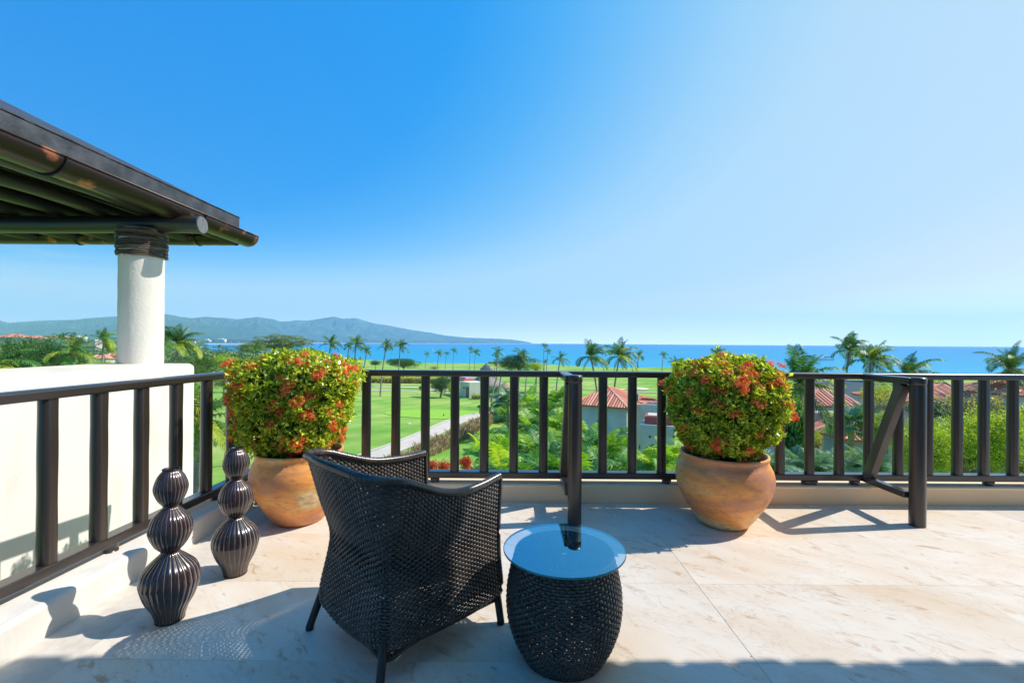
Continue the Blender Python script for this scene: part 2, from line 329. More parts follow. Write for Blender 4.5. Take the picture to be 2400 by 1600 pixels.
M['wood_far'] = leafmat('distant_woodland_leaf', [(0, (.018, .045, .015)), (.5, (.035, .07, .02)), (1, (.07, .10, .03))], tr=.15)
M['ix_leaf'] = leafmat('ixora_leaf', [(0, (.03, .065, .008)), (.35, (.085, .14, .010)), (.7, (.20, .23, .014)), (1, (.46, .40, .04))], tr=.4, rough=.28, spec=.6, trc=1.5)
M['ix_leaf_d'] = leafmat('ixora_inner_leaf', [(0, (.02, .045, .008)), (1, (.05, .085, .014))], tr=.2)  # darker than the outer leaves: shade inside the shrub put into the colour
M['ix_new'] = leafmat('ixora_young_leaf', [(0, (.20, .20, .03)), (.5, (.38, .30, .05)), (1, (.32, .12, .05))], tr=.4, rough=.3)
M['ix_flower'] = leafmat('coral_floret', [(0, (.72, .09, .04)), (.5, (.88, .20, .06)), (1, (.95, .38, .14))], tr=.3, rough=.6, src='both')

def glass_top():
    m, N, L, B = newmat('sky_tinted_table_glass')
    N.remove(B)
    t = N.new('ShaderNodeBsdfTransparent'); t.inputs[0].default_value = (.80, .93, .95, 1)
    g = N.new('ShaderNodeBsdfGlossy'); g.inputs['Roughness'].default_value = .012; g.inputs['Color'].default_value = (.38, .82, 1, 1)  # blue gloss tint paints in a stronger sky reflection; the glass has no coating
    f = N.new('ShaderNodeFresnel'); f.inputs[0].default_value = 1.5
    a = N.new('ShaderNodeMath'); a.operation = 'MULTIPLY_ADD'; a.inputs[1].default_value = .9; a.inputs[2].default_value = .40; a.use_clamp = True; L.new(f.outputs[0], a.inputs[0])
    mix = N.new('ShaderNodeMixShader'); L.new(a.outputs[0], mix.inputs[0]); L.new(t.outputs[0], mix.inputs[1]); L.new(g.outputs[0], mix.inputs[2])
    L.new(mix.outputs[0], N['Material Output'].inputs['Surface']); return m
M['glass'] = glass_top()
M['glassedge'] = pmat('green_glass_edge', (.05, .22, .20), None, rough=.1)

def terracotta(name, seed, tilt):
    m, N, L, B = newmat(name)
    tc = N.new('ShaderNodeTexCoord'); mp = N.new('ShaderNodeMapping'); mp.inputs['Location'].default_value = (seed, seed * .7, 0); mp.inputs['Rotation'].default_value = (tilt, tilt * .6, 0)
    mp.inputs['Scale'].default_value = (1, 1, 2.6); L.new(tc.outputs['Object'], mp.inputs[0])
    def noise(s, d, r=.5, ds=0):
        n = N.new('ShaderNodeTexNoise'); n.inputs['Scale'].default_value = s; n.inputs['Detail'].default_value = d; n.inputs['Roughness'].default_value = r
        n.inputs['Distortion'].default_value = ds; L.new(mp.outputs[0], n.inputs['Vector']); return n
    n = noise(1.9, 5, .5, .5)
    r = ramp(N, [(.30, (.46, .19, .10)), (.42, (.64, .26, .10)), (.52, (.86, .35, .075)), (.59, (.80, .42, .14)), (.66, (.86, .64, .34)), (.76, (.50, .26, .14))])
    L.new(n.outputs[0], r.inputs[0])
    n2 = noise(16, 8, .7); r2 = ramp(N, [(.48, (0, 0, 0)), (.72, (.65, .65, .65))]); L.new(n2.outputs[0], r2.inputs[0])
    x = N.new('ShaderNodeMixRGB'); x.inputs['Color2'].default_value = (.24, .135, .085, 1); L.new(r.outputs[0], x.inputs['Color1']); L.new(r2.outputs[0], x.inputs[0])
    L.new(x.outputs[0], B.inputs['Base Color']); B.inputs['Roughness'].default_value = .42; B.inputs['Specular IOR Level'].default_value = .5
    bp = N.new('ShaderNodeBump'); bp.inputs['Strength'].default_value = .35; bp.inputs['Distance'].default_value = .006; L.new(n2.outputs[0], bp.inputs['Height']); L.new(bp.outputs[0], B.inputs['Normal'])
    return m
M['terra1'] = terracotta('fired_clay_left', 3.1, .5); M['terra2'] = terracotta('fired_clay_right', 8.3, .25)

def grassmat():
    m, N, L, B = newmat('mown_grass')
    g = N.new('ShaderNodeNewGeometry'); mp = N.new('ShaderNodeMapping'); L.new(g.outputs['Position'], mp.inputs[0]); mp.inputs['Scale'].default_value = (.5, 1.2, 1)
    n = N.new('ShaderNodeTexNoise'); n.inputs['Scale'].default_value = .12; n.inputs['Detail'].default_value = 8; n.inputs['Roughness'].default_value = .6; L.new(mp.outputs[0], n.inputs['Vector'])
    r = ramp(N, [(.3, (.14, .30, .045)), (.46, (.21, .37, .065)), (.58, (.31, .41, .10)), (.72, (.44, .42, .19))]); L.new(n.outputs[0], r.inputs[0])
    n2 = N.new('ShaderNodeTexNoise'); n2.inputs['Scale'].default_value = 6; n2.inputs['Detail'].default_value = 4; L.new(g.outputs['Position'], n2.inputs['Vector'])
    x = N.new('ShaderNodeMixRGB'); x.blend_type = 'MULTIPLY'; x.inputs[0].default_value = .5; L.new(r.outputs[0], x.inputs['Color1']); L.new(n2.outputs[0], x.inputs['Color2'])
    x2 = N.new('ShaderNodeMixRGB'); x2.blend_type = 'ADD'; x2.inputs[0].default_value = .35; L.new(x.outputs[0], x2.inputs['Color1']); L.new(r.outputs[0], x2.inputs['Color2'])
    n5 = N.new('ShaderNodeTexNoise'); n5.inputs['Scale'].default_value = .045; n5.inputs['Detail'].default_value = 6; n5.inputs['Roughness'].default_value = .65; L.new(g.outputs['Position'], n5.inputs['Vector'])
    r5 = ramp(N, [(.36, (.66, .80, .62)), (.5, (1, 1, 1)), (.64, (1.0, .96, .95))]); L.new(n5.outputs[0], r5.inputs[0])
    wv = N.new('ShaderNodeTexWave'); wv.inputs['Scale'].default_value = .09; wv.inputs['Distortion'].default_value = 3; wv.inputs['Detail'].default_value = 2; wm = N.new('ShaderNodeMapping'); wm.inputs['Rotation'].default_value = (0, 0, .5); L.new(g.outputs['Position'], wm.inputs[0]); L.new(wm.outputs[0], wv.inputs['Vector'])
    r6 = ramp(N, [(.3, (.90, .93, .88)), (.7, (1, 1, 1))]); L.new(wv.outputs['Fac'], r6.inputs[0])
    x5 = N.new('ShaderNodeMixRGB'); x5.blend_type = 'MULTIPLY'; x5.inputs[0].default_value = 1; L.new(x2.outputs[0], x5.inputs['Color1']); L.new(r5.outputs[0], x5.inputs['Color2'])
    x6 = N.new('ShaderNodeMixRGB'); x6.blend_type = 'MULTIPLY'; x6.inputs[0].default_value = 1; L.new(x5.outputs[0], x6.inputs['Color1']); L.new(r6.outputs[0], x6.inputs['Color2'])
    L.new(x6.outputs[0], B.inputs['Base Color']); B.inputs['Roughness'].default_value = .9; B.inputs['Specular IOR Level'].default_value = .1
    return m
M['grass'] = grassmat()
M['green'] = pmat('putting_green', (.27, .50, .05), (.24, .46, .06), .6, .9, spec=.1, coords='World')

def seamat():
    m, N, L, B = newmat('bay_water')
    g = N.new('ShaderNodeNewGeometry'); mp = N.new('ShaderNodeMapping'); mp.inputs['Scale'].default_value = (.35, 1, 1); L.new(g.outputs['Position'], mp.inputs[0])
    ln = N.new('ShaderNodeVectorMath'); ln.operation = 'LENGTH'; L.new(g.outputs['Position'], ln.inputs[0])
    n = N.new('ShaderNodeTexNoise'); n.inputs['Scale'].default_value = .004; n.inputs['Detail'].default_value = 9; n.inputs['Roughness'].default_value = .62; L.new(mp.outputs[0], n.inputs['Vector'])
    mr = N.new('ShaderNodeMapRange'); mr.inputs['From Min'].default_value = 250; mr.inputs['From Max'].default_value = 5000; L.new(ln.outputs['Value'], mr.inputs['Value'])
    pw = N.new('ShaderNodeMath'); pw.operation = 'POWER'; pw.inputs[1].default_value = .5; L.new(mr.outputs[0], pw.inputs[0])
    ad = N.new('ShaderNodeMath'); ad.operation = 'MULTIPLY_ADD'; ad.inputs[1].default_value = .35; L.new(n.outputs[0], ad.inputs[0]); L.new(pw.outputs[0], ad.inputs[2])
    r = ramp(N, [(.12, (.055, .40, .50)), (.45, (.016, .27, .46)), (.85, (.010, .205, .43)), (1, (.008, .17, .40))]); L.new(ad.outputs[0], r.inputs[0])
    L.new(r.outputs[0], B.inputs['Base Color']); B.inputs['Roughness'].default_value = .45; B.inputs['IOR'].default_value = 1.2; B.inputs['Specular IOR Level'].default_value = .4
    w = N.new('ShaderNodeTexNoise'); w.inputs['Scale'].default_value = .16; w.inputs['Detail'].default_value = 8; L.new(mp.outputs[0], w.inputs['Vector'])
    b = N.new('ShaderNodeBump'); b.inputs['Strength'].default_value = .8; b.inputs['Distance'].default_value = 1.2; L.new(w.outputs[0], b.inputs['Height']); L.new(b.outputs[0], B.inputs['Normal'])
    return m
M['sea'] = seamat()
def hillmat():
    m, N, L, B = newmat('forested_hill')
    g = N.new('ShaderNodeNewGeometry'); n = N.new('ShaderNodeTexNoise'); n.inputs['Scale'].default_value = .006; n.inputs['Detail'].default_value = 10; n.inputs['Roughness'].default_value = .7; L.new(g.outputs['Position'], n.inputs['Vector'])
    r = ramp(N, [(.35, (.02, .055, .045)), (.55, (.05, .105, .075)), (.75, (.12, .16, .12))]); L.new(n.outputs[0], r.inputs[0])
    sz = N.new('ShaderNodeSeparateXYZ'); L.new(g.outputs['Position'], sz.inputs[0])
    mr = N.new('ShaderNodeMapRange'); mr.inputs['From Min'].default_value = -14.6; mr.inputs['From Max'].default_value = -12.2; L.new(sz.outputs['Z'], mr.inputs['Value'])
    x = N.new('ShaderNodeMixRGB'); x.inputs['Color1'].default_value = (.68, .60, .46, 1); L.new(mr.outputs[0], x.inputs[0]); L.new(r.outputs[0], x.inputs['Color2'])
    L.new(x.outputs[0], B.inputs['Base Color']); B.inputs['Roughness'].default_value = .95; B.inputs['Specular IOR Level'].default_value = 0
    return m
M['hill'] = hillmat()
# ================================================================ setting: land, sea, hills
SEA = -15.7
_cr = [-3, -.72, -.70, -.665, -.64, -.55, -.42, -.32, -.15, 0, .2, .5, .8, 1.2, 3]
_cy = [2600, 2600, 2300, 700, 560, 500, 420, 340, 305, 290, 275, 230, 190, 160, 120]
def coast(r): return np.interp(r, _cr, _cy)
def gh(x, y):
    """height of the land"""
    x = np.asarray(x, float); y = np.maximum(np.asarray(y, float), 1.0)
    c = coast(x / y); d = c - y
    z = -8.5 - 3.4 * np.clip((y - 85) / 170, 0, 1)
    z = z + .35 * np.sin(x * .045 + 1) * np.sin(y * .05) + .22 * np.sin(x * .11 + y * .07)
    z = z + 1.0 * np.exp(-((y - (c - 26)) / 11) ** 2) * (.5 + .5 * np.sin(x * .06 + 2)) * (y < c)
    return np.where(d > 18, z, np.where(d > 0, SEA + .3 + (z - SEA - .3) * np.clip(d / 18, 0, 1) ** .8, SEA + .3 + d * .12))
def GZ(x, y): return float(gh(x, y))

rr = np.concatenate([np.linspace(-3, -1.2, 20), np.linspace(-1.19, 1.19, 240), np.linspace(1.2, 3, 20)])
yy = np.concatenate([np.linspace(-40, 4, 6), np.geomspace(5, 2750, 260)])
Xg = rr[None, :] * np.maximum(yy[:, None], 14); Yg = np.repeat(yy[:, None], len(rr), 1)
Zg = gh(Xg, np.maximum(Yg, 5))
props(link('ground', grid_mesh('ground', np.stack([Xg, Yg, Zg], -1), M['grass'])), kind='structure')

me = grid_mesh('sea', np.array([[[-8900, -8900, SEA], [8900, -8900, SEA]], [[-8900, 8900, SEA], [8900, 8900, SEA]]]), M['sea'])
props(link('sea', me), kind='structure')

# far shore: beach, wooded plain and mountains
_px = [-1500, -400, 0, 18, 98, 178, 250, 300, 385, 446, 482, 518, 558, 603, 640, 656, 677, 694, 718, 740, 755, 782, 806, 830, 850, 874, 918, 959, 1010, 1044, 1095, 1146, 1197, 1231, 1243]
_py = [735, 748, 752, 757, 751, 749, 744, 741, 736, 746, 742, 745.5, 748, 742.5, 748, 753, 753, 750, 752, 748, 745.5, 742.4, 747, 745.5, 750, 757, 764, 772, 779.5, 786, 791, 793, 795, 800, 803]
cols = np.concatenate([np.linspace(-400, -60, 16), np.linspace(-50, 1246, 560)])
sky_y = np.interp(cols, _px, _py)
shore = np.interp(cols, [-1500, 440, 500, 568, 640, 724, 900, 1100, 1241, 1246], [2000, 2000, 2150, 2300, 2700, 3500, 4300, 5400, 7000, 7100])
ridge = shore + np.interp(cols, [-1500, 500, 1000, 1241], [3600, 3500, 2400, 350])
vv = np.concatenate([[-.03, 0, .006, .012], np.linspace(.03, 1.0, 90), [1.15, 1.4]])
from mathutils import noise as mnoise
G = np.zeros((len(vv), len(cols), 3))
for j, px in enumerate(cols):
    r = (px - 1200) / FPX
    top = P(px, sky_y[j], ridge[j]).z
    for i, v in enumerate(vv):
        y = shore[j] + (ridge[j] - shore[j]) * v
        x = r * y
        if v <= 0.012: z = SEA - 2 + (v + .03) / .042 * 4.0
        else:
            f = min(max((v - .28) / .72, 0), 1); f = f * f * (3 - 2 * f)
            nz_ = mnoise.fractal(Vector((x * .0016, y * .0011, .3)), .6, 2.2, 6)
            nz2 = abs(mnoise.fractal(Vector((x * .0045, y * .0018, 4.3)), .8, 2.1, 6))
            edge = 1 - min(max((v - .8) / .2, 0), 1)
            mod = min(1 + edge * (.30 * nz_ - .85 * nz2 * (.3 + .7 * f)), 1.0)
            z = -12.5 + 4 * min(v * 10, 1) + (top + 8.5) * f * max(mod, .05) if v <= 1 else top - (v - 1) * 500
            z += (mnoise.noise(Vector((x * .02, y * .02, 0))) * 4 + 2) * (v > .03) * (v < .97)
        G[i, j] = (x, y, z)
props(link('mountains', grid_mesh('mountains', G, M['hill'])), kind='structure')

# air
mh = bpy.data.materials.new('sea_haze'); mh.use_nodes = True
for n_ in list(mh.node_tree.nodes):
    if n_.type == 'BSDF_PRINCIPLED': mh.node_tree.nodes.remove(n_)
pv = mh.node_tree.nodes.new('ShaderNodeVolumePrincipled'); pv.inputs['Color'].default_value = (.44, .77, .99, 1)
pv.inputs['Density'].default_value = HAZE = 1.15e-4; pv.inputs['Anisotropy'].default_value = 0
mh.node_tree.links.new(pv.outputs[0], mh.node_tree.nodes['Material Output'].inputs['Volume'])
b = MB(); b.box((0, 0, (560 + SEA - 1) / 2), (18000, 18000, 560 - SEA + 1)); hz = b.obj('haze', mh); props(hz, kind='stuff')

def ribbon(name, pts, w, mat, dz=.05, step=1.5):
    pts = [Vector((p[0], p[1], 0)) for p in pts]; dense = []
    for i in range(len(pts) - 1):
        p0 = pts[max(i - 1, 0)]; p1 = pts[i]; p2 = pts[i + 1]; p3 = pts[min(i + 2, len(pts) - 1)]
        n = max(2, int((p2 - p1).length / step))
        for k in range(n):
            t = k / n
            dense.append(.5 * ((2 * p1) + (-p0 + p2) * t + (2 * p0 - 5 * p1 + 4 * p2 - p3) * t * t + (-p0 + 3 * p1 - 3 * p2 + p3) * t ** 3))
    dense.append(pts[-1]); rows = []
    for i, p in enumerate(dense):
        t = (dense[min(i + 1, len(dense) - 1)] - dense[max(i - 1, 0)]).normalized(); nrm = Vector((t.y, -t.x, 0))
        rows.append([(q.x, q.y, GZ(q.x, q.y) + dz) for q in [p + nrm * w * s for s in (-.5, -.17, .17, .5)]])
    o = link(name, grid_mesh(name, np.array(rows), mat)); return props(o, kind='structure'), dense
ribbon('cart_path', [(-24, 16), (-17, 27), (-11.2, 38.2), (-8.6, 47), (-6.3, 58), (-3.6, 64.5), (0.5, 69)], 2.3, M['concrete'], .06)
ribbon('cart_path_kerb', [(-25.2, 16.4), (-18.2, 27.5), (-12.4, 38.7), (-9.8, 47.4), (-7.4, 58.8), (-4.0, 65.8), (0.3, 70.4)], .3, M['kerb'], .10)
ribbon('far_path', [(-60, 62), (-43, 70), (-36, 84), (-27, 93.5), (-19.5, 96)], 2.0, M['concrete'], .08)
ribbon('beach_path', [(-34, 104), (-22, 105), (-10, 104)], 2.6, M['sand'], .08)
ribbon('fairway_path', [(1.8, 112), (6, 111), (12.5, 107), (22, 101), (30, 98), (40, 100)], 1.5, M['concrete'], .09)
ribbon('garden_path', [(-2, 100), (1.7, 96), (5, 93.5), (8, 92), (12, 90.5)], 1.4, M['concrete'], .09)

def disc(name, cx, cy, rx, ry, mat, dz, rot=0, n=40, wob=.12):
    vs = [(cx, cy, GZ(cx, cy) + dz)]; fs = []
    for ring in (.35, .7, 1):
        for k in range(n):
            t = 2 * math.pi * k / n; q = ring * (1 + wob * math.sin(2 * t + cx) + wob * .6 * math.sin(3 * t + cy))
            x = math.cos(t) * rx * q; y = math.sin(t) * ry * q
            x, y = x * math.cos(rot) - y * math.sin(rot) + cx, x * math.sin(rot) + y * math.cos(rot) + cy
            vs.append((x, y, GZ(x, y) + dz))
    for k in range(n): fs.append((0, 1 + k, 1 + (k + 1) % n))
    for r_ in range(2):
        for k in range(n): fs.append((1 + r_ * n + k, 1 + (r_ + 1) * n + k, 1 + (r_ + 1) * n + (k + 1) % n, 1 + r_ * n + (k + 1) % n))
    m_ = MB(); m_.add(vs, fs, 0, True); return props(m_.obj(name, mat), kind='structure')
disc('putting_green', -10.2, 63, 6.2, 5.0, M['green'], .05, .3)
disc('sand_bunker', X(1502, 108), 108, 2.0, 3.4, M['sand'], .12)
disc('sand_bunker', X(1458, 106), 106, 1.2, 1.6, M['sand'], .12)
disc('bare_sand', -16.2, 99.5, 3.6, 2.6, M['sand'], .10)
disc('bare_sand', -40, 82, 2.5, 2, M['sand'], .10)

# ================================================================ terrace
KX, KY = -2.03, 3.75       # inner faces of the two kerbs
b = MB(); b.box(((KX - .25 + 9.0) / 2, (-4 + 4.0) / 2, -.1425), (9.0 - KX + .25, 8.0, .28)); fl = b.obj('terrace_floor', M['grout']); props(fl, kind='structure')
TW, TD, J = 1.39, .62, .0012
b = MB(); h_ = .017
b.box((0, 0, 0), (TW - J, TD - J, .02)); tile_me = b.mesh('tile', M['marble'])
bm = bmesh.new(); bm.from_mesh(tile_me); bmesh.ops.bevel(bm, geom=[e for e in bm.edges if abs(e.verts[0].co.z - .01) < 1e-4 and abs(e.verts[1].co.z - .01) < 1e-4], offset=.0008, segments=1, affect='EDGES'); bm.to_mesh(tile_me); bm.free()
rowsy = [3.75 - .63 + .62 * .5 + .0 - .62 * k for k in range(0, 10)]
for k, ty in enumerate([3.12 + .31] + [3.12 - .31 - .62 * i for i in range(0, 10)]):
    offx = 2.40
    for i in range(-4, 5):
        cx = offx + TW * (i + .5) - TW * 0
        if cx < KX - .4 or cx > 8.2: continue
        link('tile', tile_me, fl, (cx, ty, -.010 + (0.0004 * ((i * 7 + k * 3) % 3))))
# kerbs: one white in the sun on the left, one in shade in front
def prism_kerb(name, x0, x1, y0, y1, z0, z1, mat):
    b = MB(); b.box(((x0 + x1) / 2, (y0 + y1) / 2, (z0 + z1) / 2), (x1 - x0, y1 - y0, z1 - z0)); o = b.obj(name, mat); bevel(o, .022, 4); return props(o, kind='structure')
prism_kerb('front_kerb', KX - .26, 9.0, KY, KY + .17, -.3, .150, M['plaster_bounce'])
prism_kerb('left_kerb', KX - .26, KX, -4, KY - .004, -.3, .147, M['plaster'])
# building below the terrace
b = MB(); b.box((3.3, -1.9, -4.55), (11.2, 11.3, 8.2)); lw = b.obj('lower_facade', M['plaster_bounce']); props(lw, kind='structure')
# wall of the house behind the camera
b = MB(); b.box((3.2, -2.4, 1.6), (12, .3, 3.6)); props(b.obj('rear_wall', M['plaster']), kind='structure')

# overhanging clay roof above and behind the camera whose edge throws the scalloped shadow
hr = empty('house_roof', (1, 2.2, 3.4), 'barrel tiled roof eave of the house over the terrace, casting the scalloped shadow along the bottom', 'roof')
ZE, YE = 3.38, 2.215
b = MB(); pitchr = rad(16)
b.add([(1.2 - 1, YE - 2.2, ZE - 3.4), (11 - 1, YE - 2.2, ZE - 3.4), (11 - 1, YE - 2.2 - 5.2, ZE - 3.4 + 1.45), (1.2 - 1, YE - 2.2 - 5.2, ZE - 3.4 + 1.45),
       (1.2 - 1, YE - 2.2, ZE - 3.4 - .07), (11 - 1, YE - 2.2, ZE - 3.4 - .07), (11 - 1, YE - 2.2 - 5.2, ZE - 3.4 + 1.38), (1.2 - 1, YE - 2.2 - 5.2, ZE - 3.4 + 1.38)],
      [(0, 1, 2, 3), (7, 6, 5, 4), (0, 4, 5, 1), (3, 2, 6, 7), (0, 3, 7, 4), (1, 5, 6, 2)]); b.obj('roof_slab', M['deck'], hr)
for k in range(44):
    b = MB(); cx = .32 + k * .225; pr = .04 + .022 * RND.random(); ring = []
    for q, (yo, dz) in enumerate([(pr + .045, -.012), (pr + .02, -.006), (0, 0), (-.40, .115)]):
        wd = (.06, .10, .112, .10)[q]
        for a in range(7):
            t = math.pi * a / 6; ring.append((cx + wd * math.cos(t), YE - 2.2 + yo, ZE - 3.4 + dz + .075 * math.sin(t) * (.8 if q == 0 else 1)))
    fs = [(q * 7 + a, q * 7 + a + 1, (q + 1) * 7 + a + 1, (q + 1) * 7 + a) for q in range(3) for a in range(6)]
    b.add(ring, fs, 0, True); b.obj('tile', M['rooftile'], hr)

# ================================================================ parapet wall, column, pavilion roof
WA = Vector((-3.27, 4.78, 0)); WB = Vector((-3.14, 1.6, 0)); dirw = (WB - WA).normalized(); nw = Vector((dirw.y, -dirw.x, 0)) * -1
if nw.x > 0: nw = -nw
pw_ = []
Wt, WZ = .90, 1.062
for (z) in (-3.0, WZ):
    for p in (WA, WB, WB + nw * Wt, WA + nw * Wt): pw_.append((p.x, p.y, z))
b = MB(); b.add(pw_, [(0, 1, 5, 4), (1, 2, 6, 5), (2, 3, 7, 6), (3, 0, 4, 7), (4, 5, 6, 7), (3, 2, 1, 0)])
wall = b.obj('parapet_wall', M['plaster']); bevel(wall, .055, 5); props(wall, 'smooth cream plastered parapet wall carrying the round column', 'wall')

CC = Vector((X(331, 4.70), 4.70, 0)); CRAD = .188
colm = empty('column', (CC.x, CC.y, WZ), 'round cream plaster column with a collar of wound vine under the dark roof', 'column')
b = MB(); b.lathe([(CRAD * (1 + .006 * math.sin(i * 1.7)), (2.41 - WZ) * i / 20) for i in range(21)], 64); b.obj('shaft', M['plaster_rough'], colm)
b = MB()
for k in range(26):
    z0 = 2.15 - WZ + k * .0105; pts = []; ph = RND.random() * 6; r0 = CRAD + .012 + RND.random() * .012
    sl = (RND.random() - .5) * .02
    for i in range(41):
        t = 2 * math.pi * i / 40
        pts.append((r0 * math.cos(t) * (1 + .02 * math.sin(3 * t + ph)), r0 * math.sin(t) * (1 + .02 * math.sin(2 * t + ph)), z0 + .006 * math.sin(t + ph) + sl * math.sin(t) + .003 * math.sin(5 * t + ph)))
    b.tube(pts, .0062 + RND.random() * .0025, 6, caps=False)
for k in range(14):
    t = RND.random() * 6.28; z0 = 2.155 - WZ; r0 = CRAD + .02
    b.tube([(r0 * math.cos(t), r0 * math.sin(t), z0), ((r0 + .02) * math.cos(t + .15), (r0 + .02) * math.sin(t + .15), z0 - .012 - .03 * RND.random())], [.003, .001], 5)
props(b.obj('vine_collar', M['vine'], colm), kind='stuff')

GXR, GYT, GZT = -3.44, 5.98, 2.652    # gutter centre line x, corner y, rim height
pav = empty('pavilion_roof', (CC.x, CC.y, 2.4), 'dark overhanging pavilion roof with round log beams and a copper gutter on the left', 'roof')
O = Vector((CC.x, CC.y, 2.4))
def W(x, y, z): return (x - O.x, y - O.y, z - O.z)
# log beam across the column, its sawn end showing
BY, BZ, BR = 4.70, 2.475, .088
b = MB(); pts = [W(-9, BY + .02, BZ - .0)] + [W(-9 + (6.0) * i / 12, BY + .008 * math.sin(i), BZ + .006 * math.sin(i * 1.3)) for i in range(1, 12)] + [W(-3.165, BY, BZ)]
b.tube(pts, [BR * (1 + .02 * math.sin(i * 2)) for i in range(len(pts))], 28, caps=False); o_ = b.obj('beam', M['log'], pav)
b = MB(); c = W(-3.164, BY, BZ); n = 32
ring = [(c[0] - .006 * (q == 1), c[1] + rr_ * math.cos(2 * math.pi * k / n), c[2] + rr_ * math.sin(2 * math.pi * k / n)) for q, rr_ in ((0, BR * .93), (1, BR)) for k in range(n)]
b.add(ring, [[k for k in range(n)]] + [[k, k + n, (k + 1) % n + n, (k + 1) % n] for k in range(n)]); b.obj('sawn_end', M['log_end'], o_)
for x_, r_ in ((-3.68, .062), (-4.17, .066), (-4.63, .066), (-5.1, .068), (-5.6, .066), (-6.1, .066)):
    z_ = BZ + BR + r_ - .012; b = MB()
    b.tube([W(x_ + .01 * math.sin(i), 1.2 + (5.88 - 1.2) * i / 10, z_ + .006 * math.sin(i * 1.9 + x_)) for i in range(11)], [r_ * (1 + .04 * math.sin(i * 1.3 + x_)) for i in range(11)], 20); b.obj('pole', M['log_y'], pav)
# boards of the ceiling, then the felt covered slab with its thick edge (hip roof)
zc = 2.692
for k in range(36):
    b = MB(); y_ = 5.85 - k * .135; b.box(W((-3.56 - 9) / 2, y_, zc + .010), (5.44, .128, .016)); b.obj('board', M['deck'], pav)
b = MB(); ex, ey, z0, z1 = -3.52, 5.93, zc + .022, 2.880
ap = W(-6.4, 1.7, z1 + 1.5)
b.add([W(ex, ey, z0), W(ex, -1.5, z0), W(-9.5, -1.5, z0), W(-9.5, ey, z0), W(ex - .01, ey, z1), W(ex - .01, -1.5, z1), W(-9.5, -1.5, z1), W(-9.5, ey, z1), ap],
      [(3, 2, 1, 0), (0, 1, 5, 4), (1, 2, 6, 5), (2, 3, 7, 6), (3, 0, 4, 7), (4, 5, 8), (5, 6, 8), (6, 7, 8), (7, 4, 8)])
o_ = b.obj('roof_felt', M['tar'], pav)
b = MB(); b.box(W(ex - .012, (ey - .004 - 1.5) / 2, 2.782), (.026, ey - .004 + 1.5, .175)); b.obj('fascia', M['tar'], o_)
b = MB(); b.box(W((ex - .03 - 9.5) / 2, ey - .018, 2.782), (9.5 - 3.52 - .03, .026, .175)); b.obj('fascia', M['tar'], o_)
# ragged felt edge
b = MB(); pts = []
for i in range(100):
    y_ = 5.90 - i * .073; b.box(W(ex - .012 - .006 * RND.random(), y_, z1 + .001 + .002 * RND.random()), (.04, .0735, .006 + .004 * RND.random()), 0, Matrix.Rotation((RND.random() - .5) * .06, 3, 'X'))
props(b.obj('felt_edge', M['tar'], o_), kind='stuff')
def gutter(p0, p1, r=.135, flip=1, cap0=False, cap1=False):
    """half round gutter with rolled rim, from p0 to p1 (rim centre line)"""
    d = (Vector(p1) - Vector(p0)); L = d.length; d.normalize(); sx = Vector((d.y, -d.x, 0)); b = MB(); prof = []
    for i in range(15):
        t = math.pi + math.pi * i / 14; prof.append((r * math.cos(t), r * math.sin(t)))
    inner = [((r - .005) * math.cos(math.pi + math.pi * i / 14), (r - .005) * math.sin(math.pi + math.pi * i / 14)) for i in range(14, -1, -1)]
    prof = prof + inner; n = len(prof); S = 2; vs = []
    for q in range(S):
        c = Vector(p0) + d * L * q
        for a, z in prof: vs.append(c + sx * a + Vector((0, 0, z)))
    fs = [(k, (k + 1) % n, n + (k + 1) % n, n + k) for k in range(n)]
    b.add(vs, fs, 0, True)
    for s in (-1, 1): b.tube([Vector(p0) + sx * s * r, Vector(p1) + sx * s * r], .008, 8)
    return b
gz_ = GZT; g0 = W(GXR, GYT, gz_); g1 = W(GXR, -1.4, gz_); g2 = W(-9.4, GYT, gz_ - .0)
# mitred corner: the long gutter runs past, capped by a rounded end
go = gutter(g1, g0).obj('gutter', M['gutter'], pav)
b = MB(); vs = []; ns, nt_ = 12, 8; r = .135
for i in range(ns + 1):
    t = math.pi + math.pi * i / ns
    for j in range(nt_ + 1):
        u = math.pi / 2 * j / nt_; vs.append((g0[0] + r * math.cos(t) * math.cos(u), g0[1] + .098 * math.sin(u), g0[2] + r * math.sin(t) * math.cos(u)))
b.add(vs, [(i * (nt_ + 1) + j, (i + 1) * (nt_ + 1) + j, (i + 1) * (nt_ + 1) + j + 1, i * (nt_ + 1) + j + 1) for i in range(ns) for j in range(nt_)], 0, True); b.obj('gutter_corner', M['gutter'], go)
g3 = W(GXR - .14, GYT - .03, gz_ - .005); gutter(g3, g2, .120).obj('gutter', M['gutter'], pav)
for (bx, by, ax) in ((GXR, 3.40, 0), (GXR, 4.95, 0), (GXR, 1.8, 0), (-5.6, GYT - .03, 1), (-4.05, GYT - .03, 1), (-6.9, GYT - .03, 1)):
    b = MB(); rb = .144 if ax == 0 else .129; pts = []
    for i in range(17):
        t = math.pi + math.pi * i / 16; a_, z_ = rb * math.cos(t), rb * math.sin(t)
        pts.append(W(bx + a_, by, gz_ + z_) if ax == 0 else W(bx, by + a_, gz_ + z_))
    b.tube(pts, .011, 6, flat=.5); b.obj('bracket', M['black'], pav)

